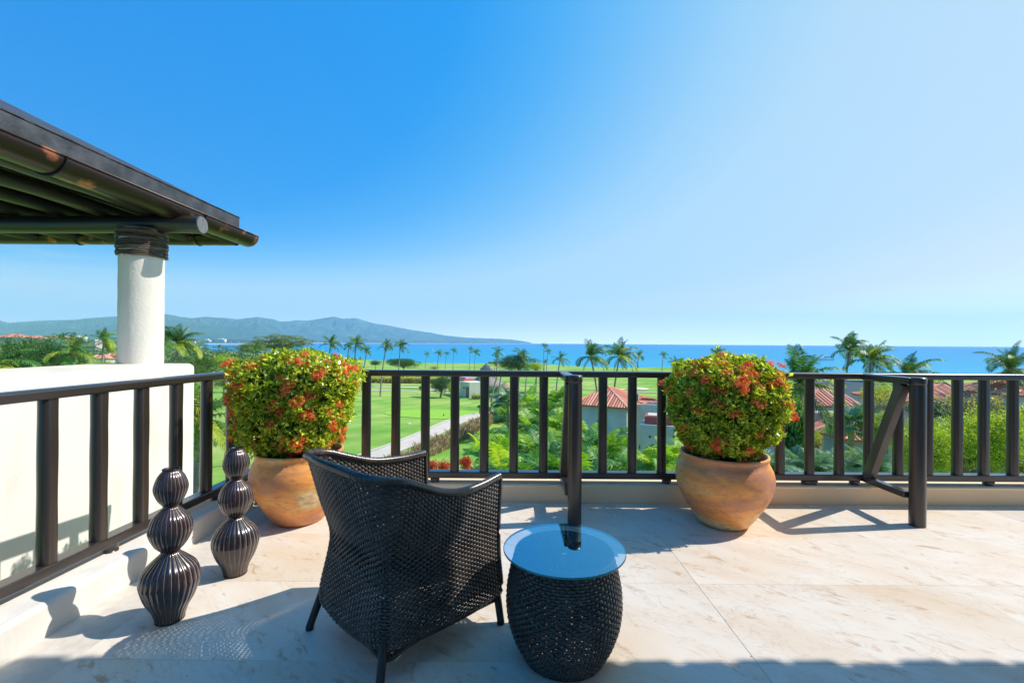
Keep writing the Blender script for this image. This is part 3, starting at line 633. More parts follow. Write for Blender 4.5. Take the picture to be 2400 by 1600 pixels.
# ================================================================ railings
BRD = .0375
def baluster_mesh(r, h, mat, seed, n=28):
    rg = random.Random(seed); prof = []
    b = MB(); a1 = rg.random() * 6; a2 = rg.random() * 6
    prof = [(r * (1 + .02 * math.sin(i * .9 + a1)), h * i / 14) for i in range(15)]
    # a round pole planed flat on the two faces that meet the rails
    def rf(th, z):
        c = abs(math.sin(th)); q = 1 + .012 * math.sin(3 * th + a2)
        return q if c < .86 else q * .86 / c
    b.lathe(prof, n, rfun=rf); return b.mesh('baluster', mat)
bal_me = [baluster_mesh(BRD, .785, M['wood'], s) for s in range(4)]
ZB, ZT = .238, 1.018       # top of bottom rail, underside of top rail
def rail_box(name, c, d, parent, mat, w=.010):
    b = MB(); b.box(c, d); o = b.obj(name, mat, parent); return bevel(o, w, 3)
FR_Y = 3.815
fr = empty('front_railing', (2.5, FR_Y, .15), 'dark wooden balcony railing facing the sea with round balusters and braced posts', 'railing')
F0 = Vector((2.5, FR_Y, .15))
def Wf(x, y, z): return (x - F0.x, y - F0.y, z - F0.z)
x0, x1 = -2.19, 8.8
rail_box('top_rail', Wf((x0 + x1) / 2, FR_Y, ZT + .024), (x1 - x0, .085, .050), fr, M['wood_h'], .012)
rail_box('bottom_rail', Wf((x0 + x1) / 2, FR_Y, ZB - .026), (x1 - x0, .085, .052), fr, M['wood_h'], .008)
pxs = [860 + 69.2 * k for k in range(-3, 21)]
for i, p in enumerate(pxs + [2306, 2374, 2446, 2516, 2588]):
    link('baluster', bal_me[i % 4], fr, Wf(X(p, FR_Y), FR_Y, ZB - .002), (0, 0, (i * 37 % 7 - 3) * .05))
for p in (1022, 1564, 1891, 1906, 2004, 2318, 760):
    b = MB(); b.tube([(0, 0, -.001), (0, 0, .042)], .038, 20); b.obj('spacer', M['wood'], fr, loc=Wf(X(p, FR_Y), FR_Y, .149))
for px_ in (1349, 2152):
    x = X(px_, 3.33); y = 3.33
    b = MB(); b.lathe([(.050, 0), (.0505, .4), (.050, .8), (.050, 1.0), (.048, 1.012), (.048, 1.016), (.052, 1.02), (.052, 1.058), (.046, 1.068), (.0, 1.069)], 36); po = b.obj('post', M['wood'], fr, loc=Wf(x, y, .0))
    xa = x - .035
    rail_box('top_arm', Wf(xa, (y + FR_Y - .043) / 2, ZT + .022), (.075, FR_Y - .043 - y, .052), fr, M['wood_h'], .01)
    rail_box('bottom_arm', Wf(xa, (y + .04 + FR_Y - .043) / 2, ZB - .03), (.06, FR_Y - .083 - y, .045), fr, M['wood_h'], .006)
    p0 = Vector((xa, FR_Y - .075, ZB - .008)); p1 = Vector((xa, y + .085, ZT - .004)); d = p1 - p0; ang = math.atan2(d.z, d.y)
    b = MB(); b.box((0, 0, 0), (.06, d.length, .075)); o_ = b.obj('diagonal_brace', M['brace'], fr); mid = (p0 + p1) / 2; o_.location = Wf(*mid); o_.rotation_euler = (ang, 0, 0); bevel(o_, .004, 2)

lr = empty('left_railing', (-2.2, 2.0, .15), 'dark wooden railing with round balusters along the white wall side', 'railing')
LA = Vector((-2.135, FR_Y - .045, 0)); LB = Vector((-2.27, 0.6, 0)); dl = (LA - LB); Ll = dl.length; dl.normalize(); rz = math.atan2(dl.y, dl.x) - math.pi / 2
L0 = Vector((-2.2, 2.0, .15)); midl = (LA + LB) / 2
for nm, zc_, hh, w_ in (('top_rail', ZT + .024, .050, .012), ('bottom_rail', ZB - .026, .052, .008)):
    o_ = rail_box(nm, (0, 0, 0), (.085, Ll, hh), lr, M['wood_h'], w_); o_.location = (midl.x - L0.x, midl.y - L0.y, zc_ - L0.z); o_.rotation_euler = (0, 0, rz)
for i, y in enumerate((3.53, 3.26, 2.98, 2.715, 2.45, 2.19, 1.93, 1.67, 1.4, 1.1, .85)):
    x = LB.x + (y - LB.y) * dl.x / dl.y; link('baluster', bal_me[(i + 1) % 4], lr, (x - L0.x, y - L0.y, ZB - .002 - L0.z), (0, 0, rz + math.pi / 2))
for y in (3.36, 2.52, 1.5):
    x = LB.x + (y - LB.y) * dl.x / dl.y; b = MB(); b.tube([(0, 0, -.001), (0, 0, .044)], .038, 20); b.obj('spacer', M['wood'], lr, loc=(x - L0.x, y - L0.y, .146 - L0.z))
# ================================================================ ribbed gourd vases
def catmull(pts, n=6):
    out = []
    for i in range(len(pts) - 1):
        p0 = pts[max(i - 1, 0)]; p1 = pts[i]; p2 = pts[i + 1]; p3 = pts[min(i + 2, len(pts) - 1)]
        for k in range(n):
            t = k / n
            out.append(tuple(.5 * (2 * p1[j] + (-p0[j] + p2[j]) * t + (2 * p0[j] - 5 * p1[j] + 4 * p2[j] - p3[j]) * t * t + (-p0[j] + 3 * p1[j] - 3 * p2[j] + p3[j]) * t ** 3) for j in range(2)))
    out.append(pts[-1]); return out
vprof = catmull([(.058, 0), (.061, .02), (.072, .055), (.098, .105), (.117, .165), (.119, .195), (.104, .245), (.068, .285), (.040, .312), (.040, .325), (.062, .350),
                 (.083, .395), (.0865, .43), (.074, .475), (.046, .508), (.032, .524), (.034, .535), (.052, .560), (.066, .597), (.067, .625), (.054, .665), (.036, .690), (.034, .697)], 5)
NS = 26 * 9
vin = [(.030, .697), (.032, .68), (.045, .64), (.04, .58)]
def make_vase(x, y, label, rz, s=1.0, lean=0):
    t = empty('gourd_vase', (x, y, .001), label, 'vase', 'ribbed gourd vases beside the left railing', rz)
    b = MB()
    def rf(th, z):
        k = (th / (2 * math.pi) * 26) % 1; d = min(k, 1 - k); return 1 - .018 * math.exp(-(d / .12) ** 2) + .008 * math.cos((k - .5) * 6.28)
    b.lathe([(r * s, z) for r, z in vprof], NS, rfun=rf, mfun=lambda k, i: 1 if k % 9 == 0 and 1 < i else 0)
    # slim pale scored lines: only the two facets at the groove, narrowed
    me = b.mesh('body', [M['vase'], M['vase_line']]); o = link('body', me, t)
    b = MB(); b.lathe([(r, z) for r, z in [(.0345, .696), (.036, .699), (.034, .702), (.030, .700)] + vin[1:]], 40); b.obj('mouth', M['black'], t)
    b = MB(); b.lathe([(.001, .002), (.057, .002), (.060, .006)], 40); b.obj('foot', M['black'], t)
    t.rotation_euler = (0, lean, rz); return t
make_vase(-1.585, 2.15, 'dark ribbed gourd vase nearest the camera, its shadow reaching the white kerb', .3)
make_vase(-1.535, 2.575, 'dark ribbed gourd vase in front of the left clay pot', 1.1, .985)

# ================================================================ clay pots with clipped ixora
def rand_dirs(n, rg):
    v = rg.normal(size=(n, 3)); return v / np.linalg.norm(v, axis=1)[:, None]
def norm(v): return v / (np.linalg.norm(v, axis=-1, keepdims=True) + 1e-9)
def leaf_quads(base, d, length, width, rg, up=None, bend=.15):
    """diamond leaves from base along d, (N,4,3)"""
    n = len(base); r = rand_dirs(n, rg) if up is None else up
    s = norm(np.cross(d, r)); nn = np.cross(s, d)
    L = np.asarray(length).reshape(-1, 1) * np.ones((n, 1)); Wd = np.asarray(width).reshape(-1, 1) * np.ones((n, 1))
    m = base + d * L * .5 + nn * L * bend
    return np.stack([base, m + s * Wd * .5, base + d * L, m - s * Wd * .5], 1)
def bush_shape(p, r3, flat=1.0):
    def f(d): return r3 * d / (np.sum(np.abs(d) ** p, axis=1) ** (1 / p))[:, None]
    return f
flo = []
for sd in range(4):
    rg = np.random.default_rng(100 + sd); n = 32; Q = []
    dd = rand_dirs(n, rg); dd[:, 2] = np.abs(dd[:, 2]) * .8 + .12; dd = norm(dd); c = dd * .040 * rg.uniform(.55, 1.15, (n, 1))
    for k in range(4):
        a = k * math.pi / 2 + rg.uniform(0, 1, n); ref = norm(np.cross(dd, np.array([.3, .2, .9]))); rf2 = np.cross(dd, ref)
        di = norm(ref * np.cos(a)[:, None] + rf2 * np.sin(a)[:, None] + dd * .25); Q.append(leaf_quads(c, di, .010, .0062, rg, up=dd, bend=0))
    st = leaf_quads(np.zeros((n, 3)), dd, .032, .0018, rg); Q.append(st)
    flo.append(quad_mesh('flower_cluster', np.concatenate(Q), M['ix_flower']))
def make_pot(x, y, label, mat, rz, r3, cz, power, seed, nflow, flow_bias, skew=0, tap=.2, blabel='', prof=None):
    t = empty('clay_pot', (x, y, .001), label, 'clay pot', 'large clay pots along the front railing', rz)
    prof = prof or [(.150, 0), (.170, .010), (.208, .06), (.262, .145), (.308, .235), (.328, .315), (.329, .37), (.315, .42), (.297, .455), (.292, .474), (.294, .486), (.299, .497), (.297, .508), (.290, .513), (.281, .508), (.270, .49), (.262, .46)]
    b = MB(); s1 = seed * 1.3
    b.lathe(catmull(prof, 4), 80, rfun=lambda th, z: 1 + .008 * math.sin(2 * th + s1) + .005 * math.sin(3 * th + 2 * s1 + z * 6)); b.obj('body', mat, t)
    b = MB(); b.lathe([(.001, .45), (.15, .455), (.268, .45)], 40); b.obj('soil', M['soil'], t)
    # ---- the shrub is a thing of its own
    g = empty('ixora_shrub', (x, y, .47), blabel, 'shrub', 'clipped ixora shrubs in the clay pots', 0)
    rg = np.random.default_rng(seed); sh = bush_shape(power, np.array(r3)); C0 = np.array([0, 0, cz - .47])
    def lumps(d): return 1 + .06 * np.sin(d[:, :1] * 9 + seed) * np.cos(d[:, 1:2] * 8) + .04 * np.sin(d[:, 2:3] * 11 + d[:, :1] * 6 + seed)
    def taper(pos):   # narrower towards the pot
        zr = (pos[:, 2:3] - C0[2]) / r3[2]; k = 1 - tap * np.clip(-zr - .25, 0, 1) ** 1.0
        q = pos.copy(); q[:, :2] *= k; q[:, :1] += skew * zr; return q
    n = 4200; d = rand_dirs(n, rg); keep = d[:, 2] > -.93; d = d[keep]; n = len(d)
    depth = 1 - np.abs(rg.normal(0, .07, (n, 1))) + .012; depth[rg.random(n) < .06] += .05; depth[rg.random(n) < .012] += .09
    pos = taper(sh(d) * lumps(d) * depth) + C0
    ax = norm(norm(d) * .9 + np.array([0, 0, .45]) + rg.normal(0, .35, (n, 3)))
    V = []; MI = []
    ref = norm(np.cross(ax, rand_dirs(n, rg))); ref2 = np.cross(ax, ref); newl = rg.random(n) < .07
    for k in range(7):
        a = k * 2.4 + rg.uniform(-.3, .3, n); open_ = rg.uniform(.5, 1.25, n) if k < 5 else rg.uniform(.15, .4, n)
        di = norm(ax * np.cos(open_)[:, None] + (ref * np.cos(a)[:, None] + ref2 * np.sin(a)[:, None]) * np.sin(open_)[:, None])
        L = rg.uniform(.024, .040, n) * (1 if k < 5 else .7); V.append(leaf_quads(pos - ax * .006 * (k // 2), di, L, L * .44, rg, up=ax + .01)); MI.append(np.where(newl & (k >= 4), 1, 0))
    f = quad_mesh('foliage', np.concatenate(V), [M['ix_leaf'], M['ix_new']], np.concatenate(MI)); props(link('foliage', f, g), kind='stuff')
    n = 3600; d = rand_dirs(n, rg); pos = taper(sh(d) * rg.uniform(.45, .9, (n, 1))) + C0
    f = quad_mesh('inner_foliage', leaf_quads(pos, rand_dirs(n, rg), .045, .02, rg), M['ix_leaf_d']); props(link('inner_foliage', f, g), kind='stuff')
    for k in range(16):
        dd = rand_dirs(1, rg); e = (taper(sh(dd) * .85) + C0)[0]; b = MB(); s0 = Vector((rg.uniform(-.08, .08), rg.uniform(-.08, .08), -.02))
        mid = s0.lerp(Vector(e), .5) + Vector((0, 0, .05)); b.tube([s0, mid, Vector(e)], [.008, .006, .003], 5); b.obj('stem', M['stem'], g)
    got = 0; tries = 0
    while got < nflow and tries < 2000:
        tries += 1; dd = rand_dirs(1, rg)
        if rg.random() > flow_bias(dd[0]): continue
        e = (taper(sh(dd) * lumps(dd)) + C0)[0]; a = Vector(dd[0]) + Vector((0, 0, .5))
        for q in range(rg.integers(1, 4)):
            o_ = link('flower_cluster', flo[int(rg.integers(4))], g, Vector(e) - a.normalized() * .018 + Vector(rg.normal(0, .022, 3)) * (q > 0))
            o_.rotation_euler = a.to_track_quat('Z', 'Y').to_euler(); s_ = rg.uniform(.7, 1.15); o_.scale = (s_, s_, s_); got += 1
    return t
make_pot(X(706, 3.37), 3.37, 'left clay pot with ochre and grey firing patches, half hidden by the wicker chair', M['terra1'], .4, (.45, .42, .355), .852, 2.9, 5, 250,
         lambda d: (.9 if d[2] > .0 else .5) * (1.0 if d[1] < .3 else .25) + (.4 if d[0] < -.4 else 0), skew=.03,
         blabel='squared ixora shrub with coral flowers behind the wicker chair, in the left pot')
make_pot(X(1697, 3.36), 3.36, 'right clay pot with a cream band across orange clay, standing clear by the railing', M['terra2'], .9, (.445, .43, .36), .838, 2.3, 9, 210,
         lambda d: (.8 if d[2] > .2 else .32) * (1.0 if d[1] < .3 else .25) + (.45 if d[0] > .6 else 0),
         blabel='rounded ixora shrub with red flowers in the right pot, clear against the sea')

# ================================================================ wicker weaving
def weave(S, nu, nv, closed, half_h, half_t, amp, sub=3, u0=0., u1=1., over=1.08):
    """rows of flat cane woven in and out of nu stakes. S(u,v)->(...,3). Returns quads and stake curves"""
    n = nu * sub + (0 if closed else 1)
    u = np.linspace(u0, u1, nu * sub + 1); u = u[:-1] if closed else u
    k = np.arange(len(u)) / sub
    v = (np.arange(nv) + .5) / nv
    U, Vv = np.meshgrid(u, v); Pp = S(U, Vv); e = 1e-3
    Pu = S(U + e, Vv) - S(U - e, Vv); Pv = S(U, np.clip(Vv + e, 0, 1.01)) - S(U, np.clip(Vv - e, -.01, 1)); Nn = norm(np.cross(Pu, Pv)); T = norm(Pv)
    row = np.arange(nv)[:, None]; ph = np.cos(np.pi * (k[None, :] + row))
    off = amp * np.sign(ph) * np.abs(ph) ** .7
    hh = half_h * (over - .26 * (1 - np.abs(ph)))      # narrower where it crosses: little openings
    rg = np.random.default_rng(3); jit = rg.normal(0, .05, (nv, 1)) * half_h
    C = Pp + Nn * off[..., None] + T * jit[..., None]
    cs = [(0, 1), (.8, .55), (1, 0), (.8, -.55), (0, -1), (-.8, -.55), (-1, 0), (-.8, .55)] if half_h > .0035 else [(0, 1), (1, .3), (1, -.3), (0, -1), (-1, -.3), (-1, .3)]
    ring = np.stack([C + Nn * (a * half_t) + T * (b_ * hh)[..., None] for a, b_ in cs], 2)   # nv, n, m, 3
    m = len(cs); nu_ = ring.shape[1]; idx = np.arange(nv * nu_ * m).reshape(nv, nu_, m)
    a = idx; r = np.roll(idx, -1, 2)
    if closed: A, B, C2, D = a, r, np.roll(r, -1, 1), np.roll(a, -1, 1)
    else: A, B, C2, D = a[:, :-1], r[:, :-1], r[:, 1:], a[:, 1:]
    F = np.stack([A, D, C2, B], -1).reshape(-1, 4)
    stakes = []
    for kk in range(nu + (0 if closed else 1)):
        uu = u0 + (u1 - u0) * kk / nu; vv_ = np.linspace(0, 1, 14); stakes.append(S(np.full(14, uu), vv_))
    return ring.reshape(-1, 3), F, stakes
def weave_obj(name, parent, parts, stake_r=.0032, mat=None, lab=None):
    Vs = []; Fs = []; off = 0; 
    for (v, f, st) in parts:
        Vs.append(v); Fs.append(f + off); off += len(v)
        for s in st:
            mb = MB(); mb.tube([Vector(p) for p in s], stake_r, 5, caps=False); vv_ = np.array(mb.v); ff = np.array(mb.f) + off; Vs.append(vv_); Fs.append(ff); off += len(vv_)
    V = np.concatenate(Vs).astype(np.float32); F = np.concatenate(Fs).astype(np.int32)
    me = bpy.data.meshes.new(name); me.vertices.add(len(V)); me.vertices.foreach_set('co', V.reshape(-1)); n = len(F)
    me.loops.add(n * 4); me.loops.foreach_set('vertex_index', F.reshape(-1)); me.polygons.add(n)
    me.polygons.foreach_set('loop_start', np.arange(0, n * 4, 4, dtype=np.int32)); me.polygons.foreach_set('loop_total', np.full(n, 4, dtype=np.int32)); me.polygons.foreach_set('use_smooth', np.full(n, True))
    me.materials.append(mat or M['wicker']); me.update(calc_edges=True)
    return props(link(name, me, parent), kind='stuff')

# ---------------------------------------------------------------- tub chair
ORG = np.array([-.465, 2.10, 0.])
cR, cN, cL, cF = [np.array(p) - ORG[:2] for p in ((-.055, 2.135), (-.480, 1.715), (-.880, 2.085), (-.460, 2.500))]
def bez_path():
    pts = []; rc = .115
    def seg(a, b, n, bulge):
        d = b - a; nrm = np.array([d[1], -d[0]]); nrm /= np.linalg.norm(nrm)
        if np.dot(nrm, (a + b) / 2) < 0: nrm = -nrm
        return [a + d * t + nrm * bulge * math.sin(math.pi * t) for t in np.linspace(0, 1, n)]
    def corner(a, c, b, n):
        return [a * (1 - t) ** 2 + 2 * c * t * (1 - t) + b * t * t for t in np.linspace(0, 1, n)][1:-1]
    uN1 = (cR - cN) / np.linalg.norm(cR - cN); uN2 = (cL - cN) / np.linalg.norm(cL - cN); uL2 = (cF - cL) / np.linalg.norm(cF - cL)
    pts += seg(cR, cN + uN1 * rc, 20, .012); pts += corner(cN + uN1 * rc, cN - (uN1 + uN2) * .0, cN + uN2 * rc, 12)
    pts += seg(cN + uN2 * rc, cL - uN2 * rc, 14, .014); pts += corner(cL - uN2 * rc, cL, cL + uL2 * rc, 12); pts += seg(cL + uL2 * rc, cF, 20, .012)
    return np.array(pts)
path = bez_path()
dseg = np.r_[0, np.cumsum(np.linalg.norm(np.diff(path, axis=0), axis=1))]; PLEN = dseg[-1]
tan = np.gradient(path, axis=0); tan /= np.linalg.norm(tan, axis=1)[:, None]; nrm2 = np.stack([tan[:, 1], -tan[:, 0]], 1)
if np.dot(nrm2[5], path[5]) < 0: nrm2 = -nrm2
_s = dseg / PLEN
# rim height, flare along the path (0 = right arm end, 1 = far arm end)
_ks = [0, .06, .14, .20, .27, .335, .42, .5, .58, .665, .74, .82, .90, .96, 1]
_kz = [.690, .672, .664, .682, .735, .790, .812, .815, .812, .795, .745, .700, .690, .692, .700]
_kf = [.012, .014, .018, .025, .045, .070, .080, .082, .080, .070, .045, .025, .018, .014, .012]
def smooth_interp(x, xs, ys):
    return (np.interp(x - .03, xs, ys) + np.interp(x - .015, xs, ys) + np.interp(x, xs, ys) + np.interp(x + .015, xs, ys) + np.interp(x + .03, xs, ys)) / 5
def chairS(u, v):
    uc = np.clip(u, 0, 1); x = np.interp(uc, _s, path[:, 0]) + 0; y = np.interp(uc, _s, path[:, 1])
    nx = np.interp(uc, _s, nrm2[:, 0]); ny = np.interp(uc, _s, nrm2[:, 1]); l = np.hypot(nx, ny); nx, ny = nx / l, ny / l
    # keep derivatives alive just outside the ends
    tx = np.interp(uc, _s, tan[:, 0]); ty = np.interp(uc, _s, tan[:, 1]); x = x + (u - uc) * PLEN * tx; y = y + (u - uc) * PLEN * ty
    zt = smooth_interp(uc, _ks, _kz); fl_ = smooth_interp(uc, _ks, _kf); zb = .112 - .040 * np.exp(-((uc - .345) / .055) ** 2) - .022 * np.exp(-((uc - .665) / .055) ** 2) - .012 * np.clip(abs(uc - .5) - .42, 0, 1) / .08
    z = zb + (zt - zb) * v
    o = .016 * np.exp(-((z - .19) / .085) ** 2) - .030 * np.exp(-((z - .44) / .12) ** 2) * (fl_ / .08) + fl_ * np.clip((z - .42) / .38, 0, 1) ** 1.6 - .03 * np.clip((.16 - z) / .05, 0, 1) ** 2
    return np.stack([x + nx * o, y + ny * o, z], -1)
def frontS(u, v):
    a, b_ = cF, cR; d = b_ - a; n_ = np.array([d[1], -d[0]]) / np.linalg.norm(d)
    if np.dot(n_, (a + b_) / 2) < 0: n_ = -n_
    z = .12 + .25 * v; bul = .014 * np.sin(np.pi * np.clip(u, 0, 1)) + .012 * np.exp(-((z - .2) / .09) ** 2)
    return np.stack([a[0] + d[0] * u + n_[0] * bul, a[1] + d[1] * u + n_[1] * bul, z], -1)
chair = empty('wicker_armchair', tuple(ORG), 'black woven wicker tub armchair with its back to the camera', 'chair')
nv_ = 61; hh_ = .0052
weave_obj('woven_shell', chair, [weave(chairS, 98, nv_, False, .0057, .0016, .0031, over=np.where((np.arange(nv_) + .5) / nv_ > .36, 1.24, 1.05)[:, None])])
weave_obj('front_panel', chair, [weave(frontS, 34, 22, False, .0057, .0016, .0031)])
def rim_tube(S, u_a, u_b, n, r, name, parent, v=1.0, extra=None, flat=1.0, seg=10):
    us = np.linspace(u_a, u_b, n); pts = [Vector(p) for p in S(us, np.full(n, v))]
    if extra: pts = pts + extra
    b = MB(); b.tube(pts, [r * (1 + .05 * (i % 2)) for i in range(len(pts))], seg, flat=flat); return b.obj(name, M['wicker'], parent)
rim = rim_tube(chairS, 0, 1, 150, .0145, 'rim', chair)
# flat canes wrapped round the rim
b = MB(); us = np.linspace(0, 1, 151); pc = chairS(us, np.ones(151))
for i in range(1, 150, 1):
    c = Vector(pc[i]); t = (Vector(pc[i + 1]) - Vector(pc[i - 1])).normalized(); a = t.cross(Vector((0, 0, 1))).normalized(); a2 = a.cross(t)
    w_ = .0049; n = 10; vs = []
    for q in (-1, 1):
        for k in range(n):
            th = 2 * math.pi * k / n; vs.append(c + t * (q * w_ + .0022 * math.sin(th)) + (a * math.cos(th) + a2 * math.sin(th)) * (.0172 if i % 2 else .0162))
    b.add(vs, [(k, (k + 1) % n, n + (k + 1) % n, n + k) for k in range(n)], 0, True)
props(b.obj('rim_wrap', M['wicker'], rim), kind='stuff')
for u_ in (0, 1):
    vs = np.linspace(.0, 1, 20); b = MB(); b.tube([Vector(p) for p in chairS(np.full(20, float(u_)), vs)], .0115, 8); b.obj('arm_end', M['wicker'], chair)
b = MB(); b.tube([Vector(p) for p in chairS(np.linspace(0, 1, 120), np.zeros(120))] + [Vector(p) for p in frontS(np.linspace(0, 1, 20), np.zeros(20))], .009, 6); b.obj('base_rim', M['wicker'], chair)
# seat: woven panel
seat_pts = [Vector((p[0], p[1], .372)) for p in chairS(np.linspace(.0, 1, 60), np.full(60, .42))]
b = MB(); vs = [(p.x * .985, p.y * .985, .372) for p in seat_pts] + [(p.x * .985, p.y * .985, .345) for p in seat_pts]; n = len(seat_pts)
b.add(vs, [list(range(n)), list(range(2 * n - 1, n - 1, -1))] + [(k, k + n, (k + 1) % n + n, (k + 1) % n) for k in range(n)]); b.obj('seat', M['wicker'], chair)
for c, sx in ((cN, 1.03), (cL, 1.02), (cR, 1.02), (cF, 1.02)):
    d = c / np.linalg.norm(c); top = c * .93; ft = c + d * .012
    if c is cN: top = c * .80; ft = c * 1.03
    if c is cL: top = c * .82; ft = c * 1.06
    b = MB(); b.tube([(top[0], top[1], .30), (ft[0], ft[1], .012)], [.019, .0165], 14); l_ = b.obj('leg', M['black'], chair)
    b = MB(); b.tube([(ft[0], ft[1], .014), (ft[0], ft[1], 0.0005)], .0175, 14); b.obj('foot_cap', M['black'], l_)

# ---------------------------------------------------------------- barrel side table with glass top
TX, TY = X(1325, 1.93), 1.93
tb = empty('wicker_side_table', (TX, TY, 0), 'black wicker barrel side table with a round glass top beside the chair', 'side table')
tz = [0, .02, .08, .15, .22, .29, .35, .40, .425]; tr_ = [.158, .172, .205, .229, .238, .235, .224, .210, .203]
def barS(u, v):
    z = .004 + .421 * np.asarray(v); r = np.interp(z, np.linspace(0, .425, 60), np.interp(np.linspace(0, .425, 60), tz, tr_))
    r = (r + np.interp(z + .012, tz, tr_) + np.interp(z - .012, tz, tr_)) / 3
    return np.stack([r * np.cos(2 * np.pi * u), r * np.sin(2 * np.pi * u), z], -1)
def topS(u, v):
    r = .203 - .178 * np.asarray(v); z = .428 + .004 * np.sin(np.pi * np.clip(v * 6, 0, 1)) - .010 * np.clip(v * 3, 0, 1)
    return np.stack([r * np.cos(2 * np.pi * u), r * np.sin(2 * np.pi * u), z + 0 * r], -1)
weave_obj('woven_barrel', tb, [weave(barS, 78, 38, True, .0057, .0016, .0031, over=1.12)])
weave_obj('woven_top', tb, [weave(topS, 60, 17, True, .0052, .0015, .0026)], stake_r=.0028)
b = MB(); b.lathe([(.0, .411), (.03, .412)], 20); 
b = MB(); pts = [(.199 * math.cos(2 * math.pi * k / 64), .199 * math.sin(2 * math.pi * k / 64), .429) for k in range(65)]; b.tube(pts, .0075, 8, caps=False); b.obj('top_ring', M['wicker'], tb)
b = MB(); pts = [(.158 * math.cos(2 * math.pi * k / 64), .158 * math.sin(2 * math.pi * k / 64), .006) for k in range(65)]; b.tube(pts, .006, 8, caps=False); b.obj('base_ring', M['wicker'], tb)
gr, gz0, gz1 = .2535, .4375, .4465
b = MB(); n = 96; g_ = [(gr - .002, gz0), (gr, gz0 + .002), (gr, gz1 - .002), (gr - .002, gz1)]
b.lathe(g_, n, m=1)
b.add([(( gr - .002) * math.cos(2 * math.pi * k / n), (gr - .002) * math.sin(2 * math.pi * k / n), gz1) for k in range(n)], [list(range(n))], 0)
b.obj('glass_top', [M['glass'], M['glassedge']], tb)
# ================================================================ palms
def frond_mesh(name, mat, elev=50, droop=70, lat=0, n=26, ll=.42, lw=.035, hang=.5, power=1.5, seed=0, two=True, dens=1.0):
    """pinnate frond of length 1 along +X from the origin"""
    rg = np.random.default_rng(seed); S = 14; p = np.zeros(3); pts = [p.copy()]; tans = []
    for i in range(S):
        t = (i + .5) / S; a = rad(elev - droop * t ** power); b_ = rad(lat) * t ** 1.6
        d = np.array([math.cos(a) * math.cos(b_), math.cos(a) * math.sin(b_), math.sin(a)]); tans.append(d); p = p + d / S; pts.append(p.copy())
    pts = np.array(pts); tans.append(tans[-1]); tans = np.array(tans)
    ts = np.linspace(.13, 1.0, n); ts = np.concatenate([ts, ts]); side = np.r_[np.ones(n), -np.ones(n)]; ts = ts + rg.normal(0, .008, 2 * n)
    ts = np.clip(ts, .1, 1); f = ts * S; i0 = np.clip(f.astype(int), 0, S - 1)
    base = pts[i0] + (pts[i0 + 1] - pts[i0]) * (f - i0)[:, None]; tn = tans[i0]
    sv = norm(np.cross(tn, np.array([0, 0, 1.]))) * side[:, None]; upv = norm(np.cross(sv * side[:, None], tn))
    prof = np.sin(np.pi * np.clip(ts * .86 + .10, 0, 1)) ** .7; L = ll * prof * rg.uniform(.85, 1.1, 2 * n)
    fw = .35 + .75 * ts ** 2; dirv = norm(sv + tn * fw[:, None] + upv * .28 + np.array([0, 0, -1.]) * (rg.uniform(.1, .35, 2 * n))[:, None] + rg.normal(0, .07, (2 * n, 3)))
    Q = []; w = lw * dens * (.6 + .4 * prof)
    wd = norm(np.cross(dirv, upv)) * w[:, None] * .5
    if two:
        mid = base + dirv * (L * .5)[:, None]; d2 = norm(dirv + np.array([0, 0, -1.]) * hang * 1.5); tip = mid + d2 * (L * .55)[:, None]
        Q.append(np.stack([base - wd * .35, mid - wd, mid + wd, base + wd * .35], 1)); Q.append(np.stack([mid - wd, tip, tip, mid + wd], 1) + 0)
        Q[-1][:, 2] = tip + wd * .05
    else:
        d2 = norm(dirv + np.array([0, 0, -1.]) * hang * .8); Q.append(np.stack([base, base + d2 * (L * .5)[:, None] + wd, base + d2 * L[:, None], base + d2 * (L * .5)[:, None] - wd], 1))
    # rachis as thin ribbons
    rw = .010 * np.linspace(1.3, .15, S + 1)[:, None]; lv = norm(np.cross(tans, np.array([0, 0, 1.])))
    a, b2 = pts - lv * rw, pts + lv * rw; Q.append(np.stack([a[:-1], a[1:], b2[1:], b2[:-1]], 1))
    uv_ = np.cross(lv, tans); a, b2 = pts - uv_ * rw, pts + uv_ * rw; Q.append(np.stack([a[:-1], a[1:], b2[1:], b2[:-1]], 1))
    return quad_mesh(name, np.concatenate(Q), mat)
FR = {}
def fronds(kind):
    if kind in FR: return FR[kind]
    mat = {'coco': M['palm'], 'cocoy': M['palm_y'], 'areca': M['areca'], 'arecay': M['areca_y'], 'dry': M['palm_d'], 'near': M['palm'], 'cycad': M['fan'], 'far': M['palm']}[kind]
    out = []
    spec = {'coco': dict(n=30, ll=.30, lw=.034, hang=.75), 'cocoy': dict(n=30, ll=.30, lw=.036, hang=.7), 'near': dict(n=52, ll=.27, lw=.022, hang=.5),
            'areca': dict(n=20, ll=.36, lw=.064, hang=.35), 'arecay': dict(n=20, ll=.36, lw=.064, hang=.35), 'dry': dict(n=20, ll=.26, lw=.02, hang=1.2),
            'cycad': dict(n=26, ll=.30, lw=.028, hang=.2), 'far': dict(n=14, ll=.34, lw=.075, hang=.8, two=False)}[kind]
    for el, dr in {'areca': [(80, 50), (65, 80), (48, 95), (30, 95)], 'arecay': [(80, 50), (65, 80), (48, 95), (30, 95)], 'cycad': [(78, 55), (60, 85), (42, 90), (25, 80)],
                   'dry': [(-30, 50), (-50, 35), (-60, 25), (-40, 50)]}.get(kind, [(82, 38), (62, 80), (38, 100), (8, 88), (-22, 60)]):
        for lat in ((-58, 0, 58) if kind in ('coco', 'cocoy', 'far') else (-38, 0, 38)): out.append(frond_mesh('frond', mat, el, dr, lat, seed=len(out) + 3, **spec))
    FR[kind] = out; return out
